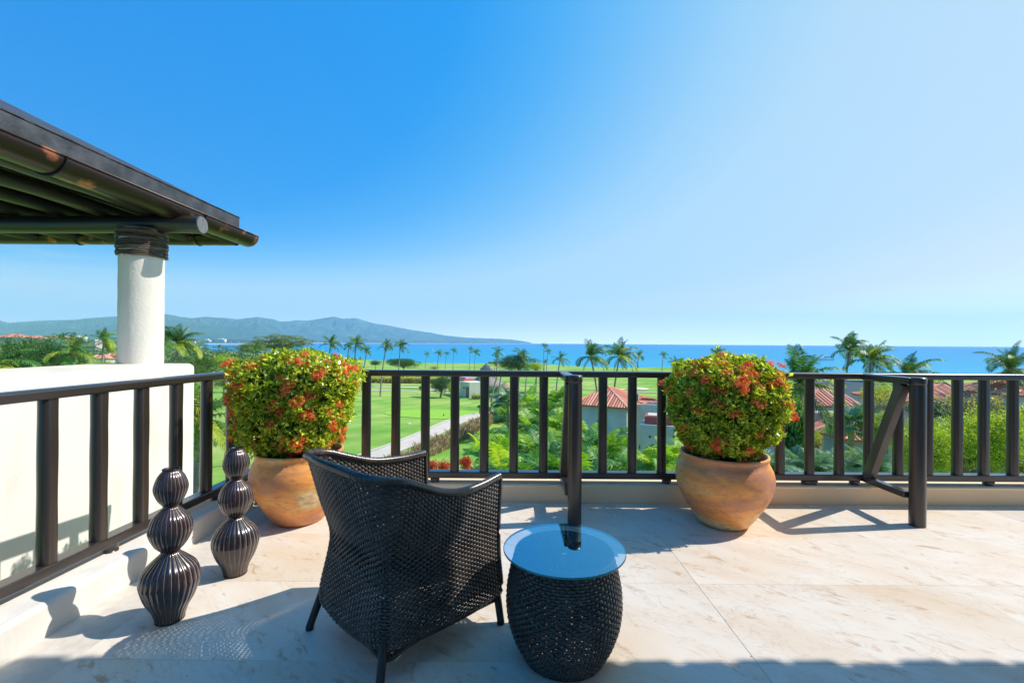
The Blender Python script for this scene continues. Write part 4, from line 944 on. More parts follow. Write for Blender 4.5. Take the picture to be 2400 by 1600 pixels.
WIND = 0.15   # wind blows towards +x, slightly away
def palm(label, top, ground, fl=2.3, nf=18, kind='coco', group='tall coconut palms on the golf course', tr=.16, lean=.6, wind=.6, dry=2, seed=None, name='palm_tree', cat='palm tree', low=True, stems=1, tier=None, ymix=0.0):
    rg = random.Random(seed if seed is not None else int(abs(top[0]) * 131 + top[1] * 17))
    bx = top[0] - lean * (.5 + rg.random()); by = top[1] + (rg.random() - .5) * lean
    t = empty(name, (bx, by, ground), label, cat, group)
    c = Vector((top[0] - bx, top[1] - by, top[2] - ground)); h = c.z
    b = MB(); npt = 12; pts = []; rs = []
    for i in range(npt + 1):
        q = i / npt; pts.append((c.x * q ** 1.6, c.y * q ** 1.6, h * q - .15 * (i == 0))); rs.append(tr * (1.0 - .45 * q) * (1.35 if i == 0 else 1) * (1 + .05 * (i % 2)))
    b.tube(pts, rs, 8); b.obj('trunk', M['palmtrunk'], t)
    if tr > .1:
        b = MB(); b.tube([(c.x, c.y, c.z - .55 * fl * .25), (c.x, c.y, c.z + .1)], [tr * .55, tr * 1.1], 8); b.obj('crown_shaft', M['thatch2'] if kind != 'areca' else M['areca'], t)
    base = fronds(kind); yel = fronds('cocoy') if kind in ('coco', 'near') else (fronds('arecay') if kind == 'areca' else base)
    nl = len(base) // 3
    for i in range(nf):
        q = (i + .5) / nf; lv = min(nl - 1, int(q * nl * (1 if low else .75))); yaw = i * 2.399 + rg.random() * .5
        # pushed over by the wind
        yx = math.cos(yaw - WIND); 
        yaw2 = yaw - wind * .62 * math.sin(yaw - WIND); lat = 1
        s_ = math.sin(yaw2 - WIND)
        if wind > .25 and abs(s_) > .3: lat = 0 if s_ > 0 else 2
        else: lat = rg.randrange(3)
        if wind > .4 and yx < -.2 and lv > 1: lv = max(1, lv - 1)
        src = yel if (rg.random() < ymix + .10 * (lv >= nl - 2)) else base
        if nf > 12 and rg.random() < .08: continue
        o = link('frond', src[lv * 3 + lat], t, c, (0, (rg.random() - .5) * .4 - (.14 * wind if yx < -.2 else 0), yaw2), fl * (.75 + .42 * rg.random()) * (.8 if lv == 0 else 1))
    if dry:
        dm = fronds('dry')
        for i in range(dry): link('dead_frond', dm[rg.randrange(len(dm))], t, c, (0, 0, rg.random() * 6.28), fl * .7)
    return t
def palm_px(label, px, py, Y, w_px, **k):
    """crown centre at photo pixel (px,py), distance Y, crown width in photo pixels"""
    top = P(px, py, Y); fl = w_px / FPX * Y / 2 / .80
    return palm(label, top, GZ(top.x, top.y), fl=fl, **k)
CG = 'coconut palms on the golf course and shore'
# near and mid distance, left to right
palm_px('yellow-green palm cut by the left edge of the picture behind the parapet wall', -14, 862, 16, 150, nf=15, kind='near', group=CG, tr=.16, ymix=.35, wind=.3)
palm_px('bushy young coconut palm with upright fronds, second from the left above the wall', 172, 826, 34, 104, nf=18, kind='near', group=CG, ymix=.15, wind=.35)
palm_px('small dark palm crown peeping over the big green tree on the left', 145, 792, 110, 34, nf=13, kind='far', group=CG, dry=0)
palm_px('coconut palm with hanging yellow fronds just left of the column', 243, 800, 55, 66, nf=20, kind='coco', group=CG, ymix=.45, wind=.3, dry=3)
palm_px('palm half hidden behind the right side of the column', 386, 797, 70, 52, nf=16, group=CG)
palm_px('windswept coconut palm right of the column with pale drooping fronds', 418, 806, 42, 100, nf=22, group=CG, ymix=.25, wind=.8, kind='near')
palm_px('pair palm, thin and pale trunked, standing before the inlet right of the column', 513, 812, 190, 13, nf=11, kind='far', group=CG, dry=0, tr=.14)
palm_px('lower of the two thin palms before the inlet', 521, 816, 195, 10, nf=10, kind='far', group=CG, dry=0, tr=.13)
palm_px('dark bushy palm beside the umbrella tree, above the left shrub', 600, 822, 85, 44, nf=16, group=CG, dry=1)
palm_px('windblown palm just right of the umbrella tree', 775, 806, 78, 46, nf=18, group=CG, wind=1.0)
palm_px('small palm between two larger windblown palms above the left shrub', 818, 812, 88, 26, nf=14, group=CG, kind='far')
palm_px('large windblown palm above the right end of the left shrub', 834, 807, 76, 48, nf=20, group=CG, wind=1.0)
palm_px('lower shaggy palm with thin trunk at the right of the windblown group', 860, 821, 92, 26, nf=14, group=CG, kind='far')
palm_px('tall palm whose pale trunk shows between the first two balusters', 905, 812, 82, 38, nf=18, group=CG, wind=.7, seed=5, lean=.9)
palm_px('tall palm with a split crown rising over the round green tree', 938, 812, 105, 40, nf=18, group=CG, wind=.9, seed=8)
for i, (px, py, Y, w, lab) in enumerate([
    (1000, 830, 215, 13, 'slim shore palm, leftmost of the far row along the coast'), (1028, 828, 200, 18, 'shore palm left of the two close far ones, bent by wind'),
    (1046, 829, 215, 12, 'smallest palm of the far coastal row'), (1063, 822, 200, 15, 'straight slim palm, middle of the far coastal row'),
    (1102, 818, 200, 13, 'tallest slim palm of the far coastal row'), (1114, 826, 190, 20, 'palm with fuller crown right beside the tallest far one'),
    (1161, 852, 150, 10, 'stubby palm with short crown against the round tree'), (1275, 811, 175, 16, 'tall slim palm right of the round tree, higher of the pair'),
    (1284, 823, 170, 15, 'slim palm right of the round tree, lower of the pair'), (1277, 848, 120, 13, 'short ragged palm beneath the slim pair'),
    (1554, 832, 150, 18, 'lone slim palm between the middle post and the right shrub')]):
    palm_px(lab, px, py, Y, w * 1.25, nf=12, kind='far', group=CG, dry=0, tr=.15, lean=.4, wind=.8)
palm_px('palm growing up through the round tree in the centre', 1222, 836, 98, 48, nf=16, group=CG, wind=.6)
palm_px('palm with ragged V-shaped crown, its trunk seen left of the middle post', 1166, 826, 92, 30, nf=14, group=CG, wind=.3, kind='far', lean=.2)
palm_px('short-fronded palm with a spiky crown just left of the middle post', 1313, 841, 95, 44, nf=14, group=CG, wind=.3, dry=2)
palm_px('big windblown palm right above the middle post', 1384, 836, 62, 88, nf=24, group=CG, wind=.9, kind='coco', lean=-2.2, dry=3)
palm_px('big palm right of the middle post leaning over the red roof', 1452, 836, 66, 84, nf=24, group=CG, wind=.8, kind='coco', lean=1.2, dry=3, ymix=.2)
palm_px('small crowned palm behind the big pair by the red roof', 1497, 831, 110, 28, nf=14, group=CG, kind='far', wind=.8)
palm_px('low pale palm left of the right shrub', 1583, 851, 80, 34, nf=14, group=CG, wind=.6)
palm_px('windblown palm rising behind the right shrub', 1682, 838, 78, 52, nf=18, group=CG, wind=1.0)
palm_px('single ragged frond palm just behind the top of the right shrub', 1660, 842, 82, 26, nf=10, group=CG, wind=.6, kind='far')
palm_px('large near palm with upright green fronds right of the right shrub', 1872, 905, 17, 178, nf=24, kind='near', group=CG, tr=.17, ymix=.25, wind=.15, lean=.3)
palm_px('tall coastal palm blown to the right beside the yacht', 1990, 822, 58, 86, nf=24, group=CG, wind=1.0, kind='coco', tr=.14, dry=4)
palm_px('shaggy palm with low crown left of the right braced post', 2042, 845, 44, 104, nf=24, group=CG, wind=.8, kind='coco', ymix=.3)
palm_px('palm low behind the right braced post, crown just over the rail', 2128, 880, 36, 116, nf=18, group=CG, wind=.7, kind='near', ymix=.1)
palm_px('short palm standing before the sea under the top rail left of the braced post', 2062, 900, 60, 60, nf=14, group=CG, wind=.5)
palm_px('spreading coconut palm at the right edge of the picture above the tiled roof', 2370, 866, 30, 128, nf=20, kind='near', group=CG, wind=.1, lean=.2, ymix=.1)
palm_px('palm at the far left bottom, fronds seen through the left railing', 470, 985, 7.5, 185, nf=16, kind='near', group=CG, wind=.1, lean=.1, ymix=.5, dry=3, tr=.13)
palm_px('pale stemmed palm standing beneath the thatched hut', 1163, 888, 78, 12, nf=8, kind='far', group=CG, dry=0, tr=.17)
palm_px('palm with bare pale trunk in front of the thatched hut', 1175, 872, 72, 18, nf=8, kind='far', group=CG, dry=0, tr=.17)
palm_px('thin palm left of the far fairway path', 1236, 868, 92, 16, nf=8, kind='far', group=CG, dry=0, tr=.13)
palm_px('thin palm between the two far fairway paths', 1259, 872, 90, 16, nf=8, kind='far', group=CG, dry=0, tr=.13)

# ---------------------------------------------------------------- thicket of clumping palms below the railing
AG = 'clumping garden palms below the railing'
def clump(label, px, py_top, Y, w_px, kind='areca', nf=20, seed=0, group=AG, ymix=.15):
    rg = random.Random(seed * 7 + 1); top = P(px, py_top, Y); g = GZ(top.x, top.y); fl = w_px / FPX * Y * .62; cz = top.z - fl * .75
    t = empty('areca_palm', (top.x, top.y, g), label, 'palm clump', group); ns = 4; fs = fronds(kind); ys = fronds('arecay')
    for s in range(ns):
        a = s * 1.6 + rg.random(); r = .12 * fl + .1; c = Vector((r * 2.2 * math.cos(a), r * 2.2 * math.sin(a), cz - g - rg.random() * .5 * fl)); b = MB()
        b.tube([(r * .4 * math.cos(a), r * .4 * math.sin(a), -.1), (c.x * .6, c.y * .6, c.z * .6), tuple(c)], [.05, .042, .03], 6); b.obj('stem', M['areca_y'], t)
        for i in range(nf // ns):
            q = (i + .5) / (nf // ns); lv = min(3, int(q * 4)); src = ys if rg.random() < ymix else fs
            link('frond', src[lv * 3 + rg.randrange(3)], t, c, (0, (rg.random() - .5) * .25, a + i * 2.4 + rg.random() * .6), fl * (.75 + .45 * rg.random()))
    return t
desc = [
 (1165, 985, 40, 90, 'areca_', 'lime palm clump at the left edge of the garden thicket'), (1150, 1000, 27, 110, 'arecay', 'bright yellow-green palm with drooping leaflets beside the shaded lawn'),
 (1190, 935, 58, 70, 'areca', 'far left palm clump of the thicket by the lawn'), (1235, 915, 64, 70, 'arecay', 'yellow-tipped clump at the top of the thicket near the white path'),
 (1275, 925, 60, 80, 'areca', 'tall clump at the top centre of the thicket'), (1315, 905, 56, 60, 'areca', 'palm clump just left of the middle post near the hedge'),
 (1215, 955, 48, 95, 'areca', 'broad green clump in the left middle of the thicket'), (1260, 960, 44, 95, 'areca', 'glossy green clump in the middle of the thicket'),
 (1310, 955, 42, 100, 'arecay', 'yellowing clump left of the middle post'), (1225, 1000, 34, 120, 'areca', 'dark clump low in the thicket between two balusters'),
 (1270, 1005, 31, 120, 'areca', 'shaggy clump low in the centre of the thicket'), (1320, 1000, 30, 125, 'areca', 'clump directly left of the middle post base'),
 (1205, 1045, 24, 140, 'areca', 'near clump at the foot of the railing, left of the thicket'), (1265, 1050, 22, 150, 'areca', 'near clump at the foot of the railing, centre of the thicket'),
 (1325, 1045, 22, 150, 'areca', 'near clump at the foot of the railing by the middle post'),
 (1372, 985, 31, 105, 'areca', 'tall clump in front of the house wall left corner'), (1400, 1010, 27, 120, 'areca', 'arching clump before the grey house wall'),
 (1440, 1010, 26, 110, 'areca', 'clump with curled pale fronds before the house wall'), (1385, 1055, 20, 150, 'areca', 'near clump below the house wall, left'),
 (1440, 1060, 20, 140, 'areca', 'near clump below the house wall, right'), (1500, 1060, 21, 90, 'areca', 'small clump at the base of the low house block'),
 (1545, 1040, 20, 95, 'arecay', 'lime clump beside the right shrub below the white block'), (1588, 1010, 19, 110, 'arecay', 'lime clump hidden partly by the right shrub'),
 (1590, 1060, 15, 120, 'areca', 'dark clump low beside the right pot'),
]
for i, (px, py, Y, w, k, lab) in enumerate(desc): clump(lab, px, py - 6, Y, w, 'arecay' if k == 'arecay' else 'areca', 20, i, ymix=.45 if k == 'arecay' else .15)
CGp = 'arching grey-green cycads below the right railing'
def cycad(label, px, py, Y, w_px, seed):
    rg = random.Random(seed); c = P(px, py, Y); g = GZ(c.x, c.y); fl = w_px / FPX * Y * .55; t = empty('cycad', (c.x, c.y, g), label, 'cycad', CGp); h = c.z - g
    b = MB(); b.tube([(0, 0, -.1), (0, 0, h * .5), (.05, 0, h)], [.16, .13, .12], 8); b.obj('trunk', M['palmtrunk'], t); fs = fronds('cycad')
    for i in range(26): link('frond', fs[min(3, i * 4 // 26) * 3 + rg.randrange(3)], t, (.05, 0, h), (0, (rg.random() - .5) * .2, i * 2.4 + rg.random() * .4), fl * (.8 + .4 * rg.random()))
for i, (px, py, Y, w, lab) in enumerate([(1862, 1100, 11, 110, 'leftmost cycad, beside the vine covered trunk'), (1915, 1108, 10.5, 110, 'cycad beneath the blank grey wall'), (1960, 1098, 11.5, 100, 'cycad with yellow shoots beside it, centre of the row'),
    (2010, 1100, 11, 110, 'cycad left of the right diagonal brace'), (2055, 1108, 10, 100, 'rightmost cycad under the diagonal brace'), (1810, 1105, 10, 110, 'cycad half hidden by the right clay pot')]): cycad(lab, px, py, Y, w, i)

# fan palms
fanm = []
def fan_mesh(mat, seed):
    rg = np.random.default_rng(seed); n = 26; a = np.linspace(-2.3, 2.3, n); d = np.stack([np.cos(a), np.sin(a), -.12 - .25 * np.abs(np.sin(a)) + rg.normal(0, .04, n)], 1); d = norm(d)
    base = np.array([[.55, 0, .25]]) * np.ones((n, 1)); q = leaf_quads(base, d, .55, .075, rg, up=np.array([[0, 0, 1.]]) * np.ones((n, 1)), bend=0)
    t2 = base + d * .55; q2 = np.stack([t2 - d * .2, t2 + np.array([0, 0, -.10]) + d * .05, t2 + np.array([0, 0, -.12]), t2 - d * .2 + .01], 1)
    st = np.array([[[0, -.01, 0], [.55, -.01, .25], [.55, .01, .25], [0, .01, 0]]]); return quad_mesh('fan_leaf', np.concatenate([q, q2, st]), mat)
fanm = [fan_mesh(M['fan'], 1), fan_mesh(M['fan'], 2), fan_mesh(M['areca_y'], 3)]
def fanpalm(label, px, py, Y, r, n=16, seed=0, yel=.1):
    rg = random.Random(seed); c = P(px, py, Y); g = GZ(c.x, c.y); t = empty('fan_palm', (c.x, c.y, g), label, 'fan palm', 'fan palms among the houses'); h = c.z - g
    b = MB(); b.tube([(.1, 0, -.1), (0, 0, h * .5), (0, 0, h)], [.15, .12, .11], 8); b.obj('trunk', M['palmtrunk'], t)
    for i in range(n): link('fan_leaf', fanm[2] if rg.random() < yel else fanm[rg.randrange(2)], t, (0, 0, h), (0, rad(-62 + 85 * i / n), i * 2.4 + rg.random() * .5), r * (.85 + .3 * rg.random()))
fanpalm('fan palm with one golden leaf beside the blank grey wall', 1995, 1010, 18, .95, 16, 3, .2)
fanpalm('blue-green fan palm at the upper left of the garden thicket', 1190, 948, 45, 1.7, 18, 5)
fanpalm('fan palm by the tiled roof edge right of the grey wall', 2030, 985, 20, .9, 14, 7)

# ================================================================ broadleaf trees, shrubs, hedges
def crown_mesh(name, mat, nclump=26, nleaf=3800, leaf=.07, seed=0, flat=1.0, rc=(.24, .42), spread=.72, aspect=.55):
    rg = np.random.default_rng(seed); cd = rand_dirs(nclump, rg); cd[:, 2] = cd[:, 2] * .9 + .1; cc = cd * rg.uniform(.35, spread, (nclump, 1)) * np.array([1, 1, flat])
    R_ = rg.uniform(rc[0], rc[1], nclump); pr = R_ ** 2; ci = rg.choice(nclump, nleaf, p=pr / pr.sum()); d = rand_dirs(nleaf, rg); d[:, 2] = np.where(rg.random(nleaf) < .5, np.abs(d[:, 2]), d[:, 2])
    q = rg.uniform(.72, 1.04, (nleaf, 1)); pos = cc[ci] + d * R_[ci][:, None] * q * np.array([1, 1, flat])
    ax = norm(d + rg.normal(0, .7, (nleaf, 3))); up_ = norm(d + rg.normal(0, .5, (nleaf, 3)) + np.array([0, 0, .4]))
    return quad_mesh(name, leaf_quads(pos, ax, rg.uniform(.7, 1.3, nleaf) * leaf, rg.uniform(.8, 1.2, nleaf) * leaf * aspect, rg, up=up_), mat), cc
CM = {}
def crown(kind, seed):
    k = (kind, seed)
    if k not in CM:
        sp = {'leaf': (M['leaf'], dict(nleaf=11000, leaf=.055)), 'leaf_l': (M['leaf_l'], dict(nleaf=5000)), 'leaf_m': (M['leaf_m'], dict(leaf=.06, nleaf=4200)), 'umb': (M['leaf_o'], dict(nclump=70, nleaf=15000, leaf=.05, rc=(.12, .22), spread=.88)),
              'leaf_y': (M['leaf_y'], dict(leaf=.09, nleaf=2600)), 'leaf_o': (M['leaf_o'], dict(leaf=.05, nleaf=4200)), 'red': (M['leaf_r'], dict(leaf=.30, nleaf=1300, aspect=.24)), 'near': (M['leaf_l'], dict(nclump=46, nleaf=19000, leaf=.042, rc=(.18, .32), spread=.82)),
              'vine': (M['leaf_vine'], dict(nclump=30, nleaf=1500, leaf=.16, aspect=.75)), 'far': (M['wood_far'], dict(nclump=14, nleaf=600, leaf=.2, rc=(.3, .45)))}[kind]
        CM[k] = crown_mesh('crown', sp[0], seed=seed + 40, **sp[1])
    return CM[k]
def tree(label, px, py, Y, w_px, h_px, kind='leaf', seed=0, name='broadleaf_tree', cat='tree', group=None, trunk=True, limbs=True, depth=None, base=None):
    """crown centred at photo pixel (px,py); w_px,h_px its full size in photo pixels"""
    c = P(px, py, Y); g = GZ(c.x, c.y) if base is None else base; rx = w_px / FPX * Y / 2; rz_ = h_px / FPX * Y / 2; ry = depth or min(rx, rz_ * 1.6)
    t = empty(name, (c.x, c.y, g), label, cat, group); me, cc = crown(kind, seed); cz = c.z - g
    link('crown', me, t, (0, 0, cz), (0, 0, (seed * 1.3) % 6), (rx, ry if abs(math.sin((seed * 1.3) % 6)) < .5 else rx, rz_))
    if trunk and cz > rz_ * .4:
        b = MB(); s_ = min(rx, rz_, 3); r0 = .055 * s_ + .05; j = Vector((.1 * s_, 0, max(cz - rz_ * .6, .3)))
        b.tube([(0, 0, -.2), (.05 * s_, 0, j.z * .5), tuple(j)], [r0 * 1.3, r0, r0 * .8], 8)
        if limbs:
            rot = Matrix.Rotation((seed * 1.3) % 6, 3, 'Z')
            for q in cc[:12]:
                e = rot @ Vector((q[0] * rx, q[1] * min(ry, rx), q[2] * rz_)) + Vector((0, 0, cz)); m_ = j.lerp(e, .5) + Vector((0, 0, .1 * rz_)); b.tube([j, m_, e], [r0 * .55, r0 * .35, r0 * .12], 5, caps=False)
        b.obj('trunk', M['bark'], t)
    return t
TG = 'dense green trees beyond the parapet wall'
for a in [
 ('big dense dark green tree filling the gap left of the column', 78, 838, 40, 200, 138, 'leaf', 0), ('dense tree at the far left edge behind the yellow palm', 10, 850, 44, 130, 120, 'leaf', 1), ('bushy green tree in front of the big dense one, left of the young palm', 118, 852, 36, 110, 104, 'leaf', 3),
 ('lower dark green tree right of the big one, behind the young palm', 165, 862, 40, 110, 70, 'leaf', 2), ('light green shrub tree at the foot of the column', 240, 862, 38, 110, 46, 'leaf_l', 0),
 ('rusty leaved shrub tree right of the column', 410, 868, 34, 130, 62, 'leaf_m', 0), ('dark tree with green and rusty leaves above the end of the wall', 480, 868, 46, 100, 74, 'leaf', 3),
 ('yellow-green bushy tree below the inlet', 525, 852, 70, 66, 48, 'leaf_l', 1), ('olive tree under the umbrella tree', 565, 862, 60, 90, 74, 'leaf_o', 0),
 ('rusty shrub tree right behind the left corner of the railing', 530, 895, 36, 100, 46, 'leaf_m', 1), ('dark green shrub seen just under the corner of the rails', 555, 900, 44, 70, 52, 'leaf', 1),
 ('small round dark tree by the water of the inlet', 545, 836, 200, 26, 10, 'leaf', 0)]:
    tree(a[0], *a[1:6], kind=a[6], seed=a[7], group=TG)
tree('wide flat-topped umbrella tree rising behind the left shrub', 648, 806, 120, 168, 46, 'umb', 0, name='umbrella_tree', cat='tree', depth=7)
tree('lower spreading branch of thin leaves left of the umbrella tree', 592, 818, 105, 84, 30, 'umb', 1, name='umbrella_tree', cat='tree', depth=4)
MG = 'round trees and bushes on the golf course'
for a in [
 ('round green tree in the centre, left of the middle post', 1215, 853, 100, 118, 46, 'leaf', 3, 'm'), ('yellow-green bush attached right side of the round central tree', 1256, 862, 96, 44, 34, 'leaf_l', 2, 'm'),
 ('spreading dark tree under the tall split-crowned palm', 945, 853, 130, 96, 34, 'leaf', 2, 'm'), ('small dark tree left of the spreading one near the shore', 880, 851, 170, 34, 16, 'leaf', 1, 'm'),
 ('tall dense bush by the cream hut', 1032, 902, 84, 52, 54, 'leaf', 0, 'm'), ('yellow-green bush between the dense bush and the hut', 1056, 908, 84, 18, 40, 'leaf_l', 0, 'm'),
 ('pale olive tree at the shore beyond the far palms', 1018, 862, 160, 34, 12, 'leaf_o', 1, 'm'), ('low dark bush on the lawn edge left of the dense bush', 993, 911, 84, 30, 18, 'leaf', 2, 'm'),
 ('tiny clipped tree on the lawn above the dry reeds', 1124, 953, 64, 12, 10, 'leaf', 3, 'm'), ('tiny lime bush beside the lamp on the lawn', 1148, 956, 62, 7, 9, 'leaf_l', 3, 'm')]:
    tree(a[0], *a[1:6], kind=a[6], seed=a[7], group=MG)
# hedges: boxes of leaves
def hedge(label, pts, h, w, mat, seed, leaf=.12, dens=70, name='hedge', group='clipped hedges on the golf course', zt=0, cat='hedge'):
    rg = np.random.default_rng(seed); Q = []; p = np.array(pts, float); sl = np.linalg.norm(np.diff(p, axis=0), axis=1); o0 = p[0]
    for i in range(len(sl)):
        n = int(sl[i] * dens * (h + w)); t = rg.random((n, 1)); base = p[i] + (p[i + 1] - p[i]) * t; a = rg.uniform(-.1, math.pi + .1, n); d = (p[i + 1] - p[i]) / sl[i]; nn = np.array([d[1], -d[0]])
        lump = 1 + .13 * np.sin(t[:, 0] * sl[i] * 2.1 + seed) + .08 * np.sin(t[:, 0] * sl[i] * 5.3) ; off = np.cos(a) * w / 2 * lump * rg.uniform(.8, 1.05, n); zz = (np.sin(np.clip(a, 0, math.pi)) ** .6) * h * lump * rg.uniform(.75, 1.03, n)
        xy = base + nn * off[:, None]; gz = gh(xy[:, 0], xy[:, 1]); pos = np.column_stack([xy[:, 0], xy[:, 1], gz + zz * rg.uniform(.3, 1, n) ** .35])
        ax = norm(np.column_stack([nn[0] * np.cos(a), nn[1] * np.cos(a), np.sin(a)]) + rg.normal(0, .6, (n, 3))); Q.append(leaf_quads(pos, ax, rg.uniform(.7, 1.3, n) * leaf, leaf * .55, rg))
    V = np.concatenate(Q); z0 = GZ(*o0); V = V - np.array([o0[0], o0[1], z0]); t = empty(name, (o0[0], o0[1], z0), label, cat, group)
    o = link('foliage', quad_mesh('foliage', V, mat), t); props(o, kind='stuff'); 
    core = MB(); 
    for i in range(len(sl)):
        m_ = (p[i] + p[i + 1]) / 2; core.box((m_[0] - o0[0], m_[1] - o0[1], GZ(*m_) - z0 + h * .3), (sl[i] * .96, w * .55, h * .55), 0, Matrix.Rotation(math.atan2(p[i + 1][1] - p[i][1], p[i + 1][0] - p[i][0]), 3, 'Z'))
    core.obj('branches', M['stem'], t); return t
hedge('long yellow-green hedge behind the far path, seen between the left balusters', [(-38, 118), (-28, 119), (-18.5, 118)], 1.9, 3.0, M['leaf_y'], 1, .30, 26)
hedge('dark green end of the long yellow hedge', [(-18.5, 118), (-14.5, 116)], 1.9, 3, M['leaf'], 2, .3, 26)
hedge('low clipped hedge right of the cream hut', [(X(1106, 83), 83), (X(1129, 83), 83)], 1.0, 1.6, M['leaf_l'], 3, .16, 90)
hedge('low clipped hedge in front of the thatched roofs', [(X(1150, 85), 85), (X(1188, 86), 86)], .9, 1.6, M['leaf_l'], 4, .16, 90)
hedge('clipped round-topped hedge by the white path left of the middle post', [(X(1291, 86), 86), (X(1332, 86), 86)], 1.0, 2.0, M['leaf_l'], 5, .16, 90)
hedge('line of beach shrubs along the dune before the bay', [(-14, 268), (8, 268)], 1.2, 4, M['leaf_o'], 6, .5, 5)
# dry reeds beside the path: upright blades
def reeds():
    rg = np.random.default_rng(5); cl = np.array([(-8.6, 33), (-6.6, 39.5), (-5.0, 46), (-3.3, 54), (-1.3, 60.5), (1.2, 63)], float); s = np.linalg.norm(np.diff(cl, axis=0), axis=1); cs = np.r_[0, np.cumsum(s)]
    n = 9000; t = rg.random(n) * cs[-1]; x = np.interp(t, cs, cl[:, 0]) + rg.uniform(-1.0, 1.0, n) * (.8 + .2 * np.sin(t)); y = np.interp(t, cs, cl[:, 1]) + rg.uniform(-.5, .5, n); z = gh(x, y)
    hh = rg.uniform(.5, 1.0, n) * (1 + .2 * np.sin(t * 1.7)); d = norm(np.column_stack([rg.normal(.1, .25, n), rg.normal(0, .25, n), np.ones(n)]))
    q = leaf_quads(np.column_stack([x, y, z]), d, hh, .06, rg, bend=.08); q2 = leaf_quads(np.column_stack([x, y, z]) + d * hh[:, None] * .7, norm(d + rg.normal(0, .35, (n, 3))), hh * .5, .07, rg)
    o = link('dry_reeds', quad_mesh('dry_reeds', np.concatenate([q, q2]), M['drygrass'])); props(o, 'strip of dry brown reeds growing along the curved cart path', 'reeds', kind='stuff')
reeds()
RG = 'red cordylines at the foot of the railing'
for lab, px, py, Y, w, h, sd in [('red and yellow cordyline left of a baluster at the lawn', 1012, 1092, 30, 34, 34, 0), ('orange-red cordyline in the middle of the small bed', 1042, 1096, 29, 40, 34, 1), ('deep red cordyline right of the baluster by the shaded lawn', 1092, 1090, 31, 34, 46, 2)]:
    tree(lab, px, py, Y, w, h, 'red', sd, name='cordyline', cat='red plant', group=RG, limbs=False)
# right hand side: lime green tree crowns near the terrace, with bare twigs
NG = 'lime green garden trees right of the braced post'
for a in [('lime tree crown left of the braced post', 2072, 1010, 17, 90, 120, 'near', 0), ('dark green tree crown just behind the braced post', 2168, 1060, 14, 150, 170, 'near', 1), ('bright lime tree crown between the last balusters', 2255, 1050, 14.5, 190, 190, 'near', 2),
          ('lime tree crown cut by the right edge of the picture', 2370, 1050, 14, 190, 200, 'near', 3), ('yellow-green bush below the tiled roofs', 2060, 925, 30, 90, 60, 'leaf_l', 1), ('dark shrub mass under the right tiled roof', 2220, 965, 24, 190, 60, 'leaf', 1), ('green shrub under the roof at the right edge', 2370, 975, 24, 120, 60, 'leaf', 2)]:
    tree(a[0], *a[1:6], kind=a[6], seed=a[7], group=NG)
tree('trunk smothered in big glossy climbing leaves right of the right shrub', 1858, 1015, 12.5, 74, 190, 'vine', 0, name='vine_covered_tree', cat='tree', depth=.5)
tree('yellow-green climber on the palm trunk by the grey wall', 1916, 1045, 12, 26, 84, 'leaf_y', 1, name='climbing_shrub', cat='shrub')
tree('green broad-leaved shrub by the small tiled roof', 2000, 975, 22, 60, 50, 'vine', 1, name='garden_shrub', cat='shrub')
tree('dark climber on the house wall in the centre', 1505, 1060, 32, 18, 52, 'vine', 2, name='garden_shrub', cat='shrub')
tree('yellow flowering shrub in the cycad row', 1948, 1078, 12, 30, 30, 'leaf_y', 2, name='garden_shrub', cat='shrub')
tree('round lime bush in the cycad row', 2000, 1068, 13, 46, 26, 'leaf_l', 3, name='garden_shrub', cat='shrub')
def twigs(label, px, py, Y, w, h, seed):
    rg = random.Random(seed); c = P(px, py, Y); g = GZ(c.x, c.y); t = empty('bare_tree', (c.x, c.y, g), label, 'bare tree', 'bare pale branched trees before the tiled roofs'); b = MB(); W_ = w / FPX * Y / 2; Hh = h / FPX * Y
    base = Vector((0, 0, c.z - g - Hh * .5)); b.tube([(0, 0, -.1), tuple(base)], [.12, .08], 7); leaves = []
    for i in range(16):
        a = rg.random() * 6.28; e1 = base + Vector((math.cos(a) * W_ * .55 * rg.random(), math.sin(a) * W_ * .4, Hh * (.3 + .3 * rg.random()))); b.tube([base, base.lerp(e1, .5) + Vector((0, 0, .05)), e1], [.035, .025, .018], 5, caps=False)
        for k in range(4):
            e2 = e1 + Vector(((rg.random() - .5) * W_ * 1.1, (rg.random() - .5) * W_ * .6, Hh * (.1 + .4 * rg.random()))); b.tube([e1, e1.lerp(e2, .5) + Vector((0, 0, .04)), e2], [.014, .010, .006], 4, caps=False)
            for q in range(5): leaves.append(tuple(e2 + Vector((rg.gauss(0, .06), rg.gauss(0, .06), rg.gauss(0, .04)))))
    b.obj('branches', M['palmtrunk'], t); L_ = np.array(leaves); rgn = np.random.default_rng(seed); props(link('leaves', quad_mesh('leaves', leaf_quads(L_, rand_dirs(len(L_), rgn), .09, .045, rgn), M['leaf_y']), t), kind='stuff')
twigs('bare twiggy tree left of the braced post over the small roof', 2075, 950, 19, 110, 60, 1)
twigs('bare white-branched tree in front of the pyramid tiled roof', 2240, 965, 17, 130, 90, 2)
twigs('bare white-branched tree before the right-hand roof', 2330, 962, 16, 150, 90, 3)
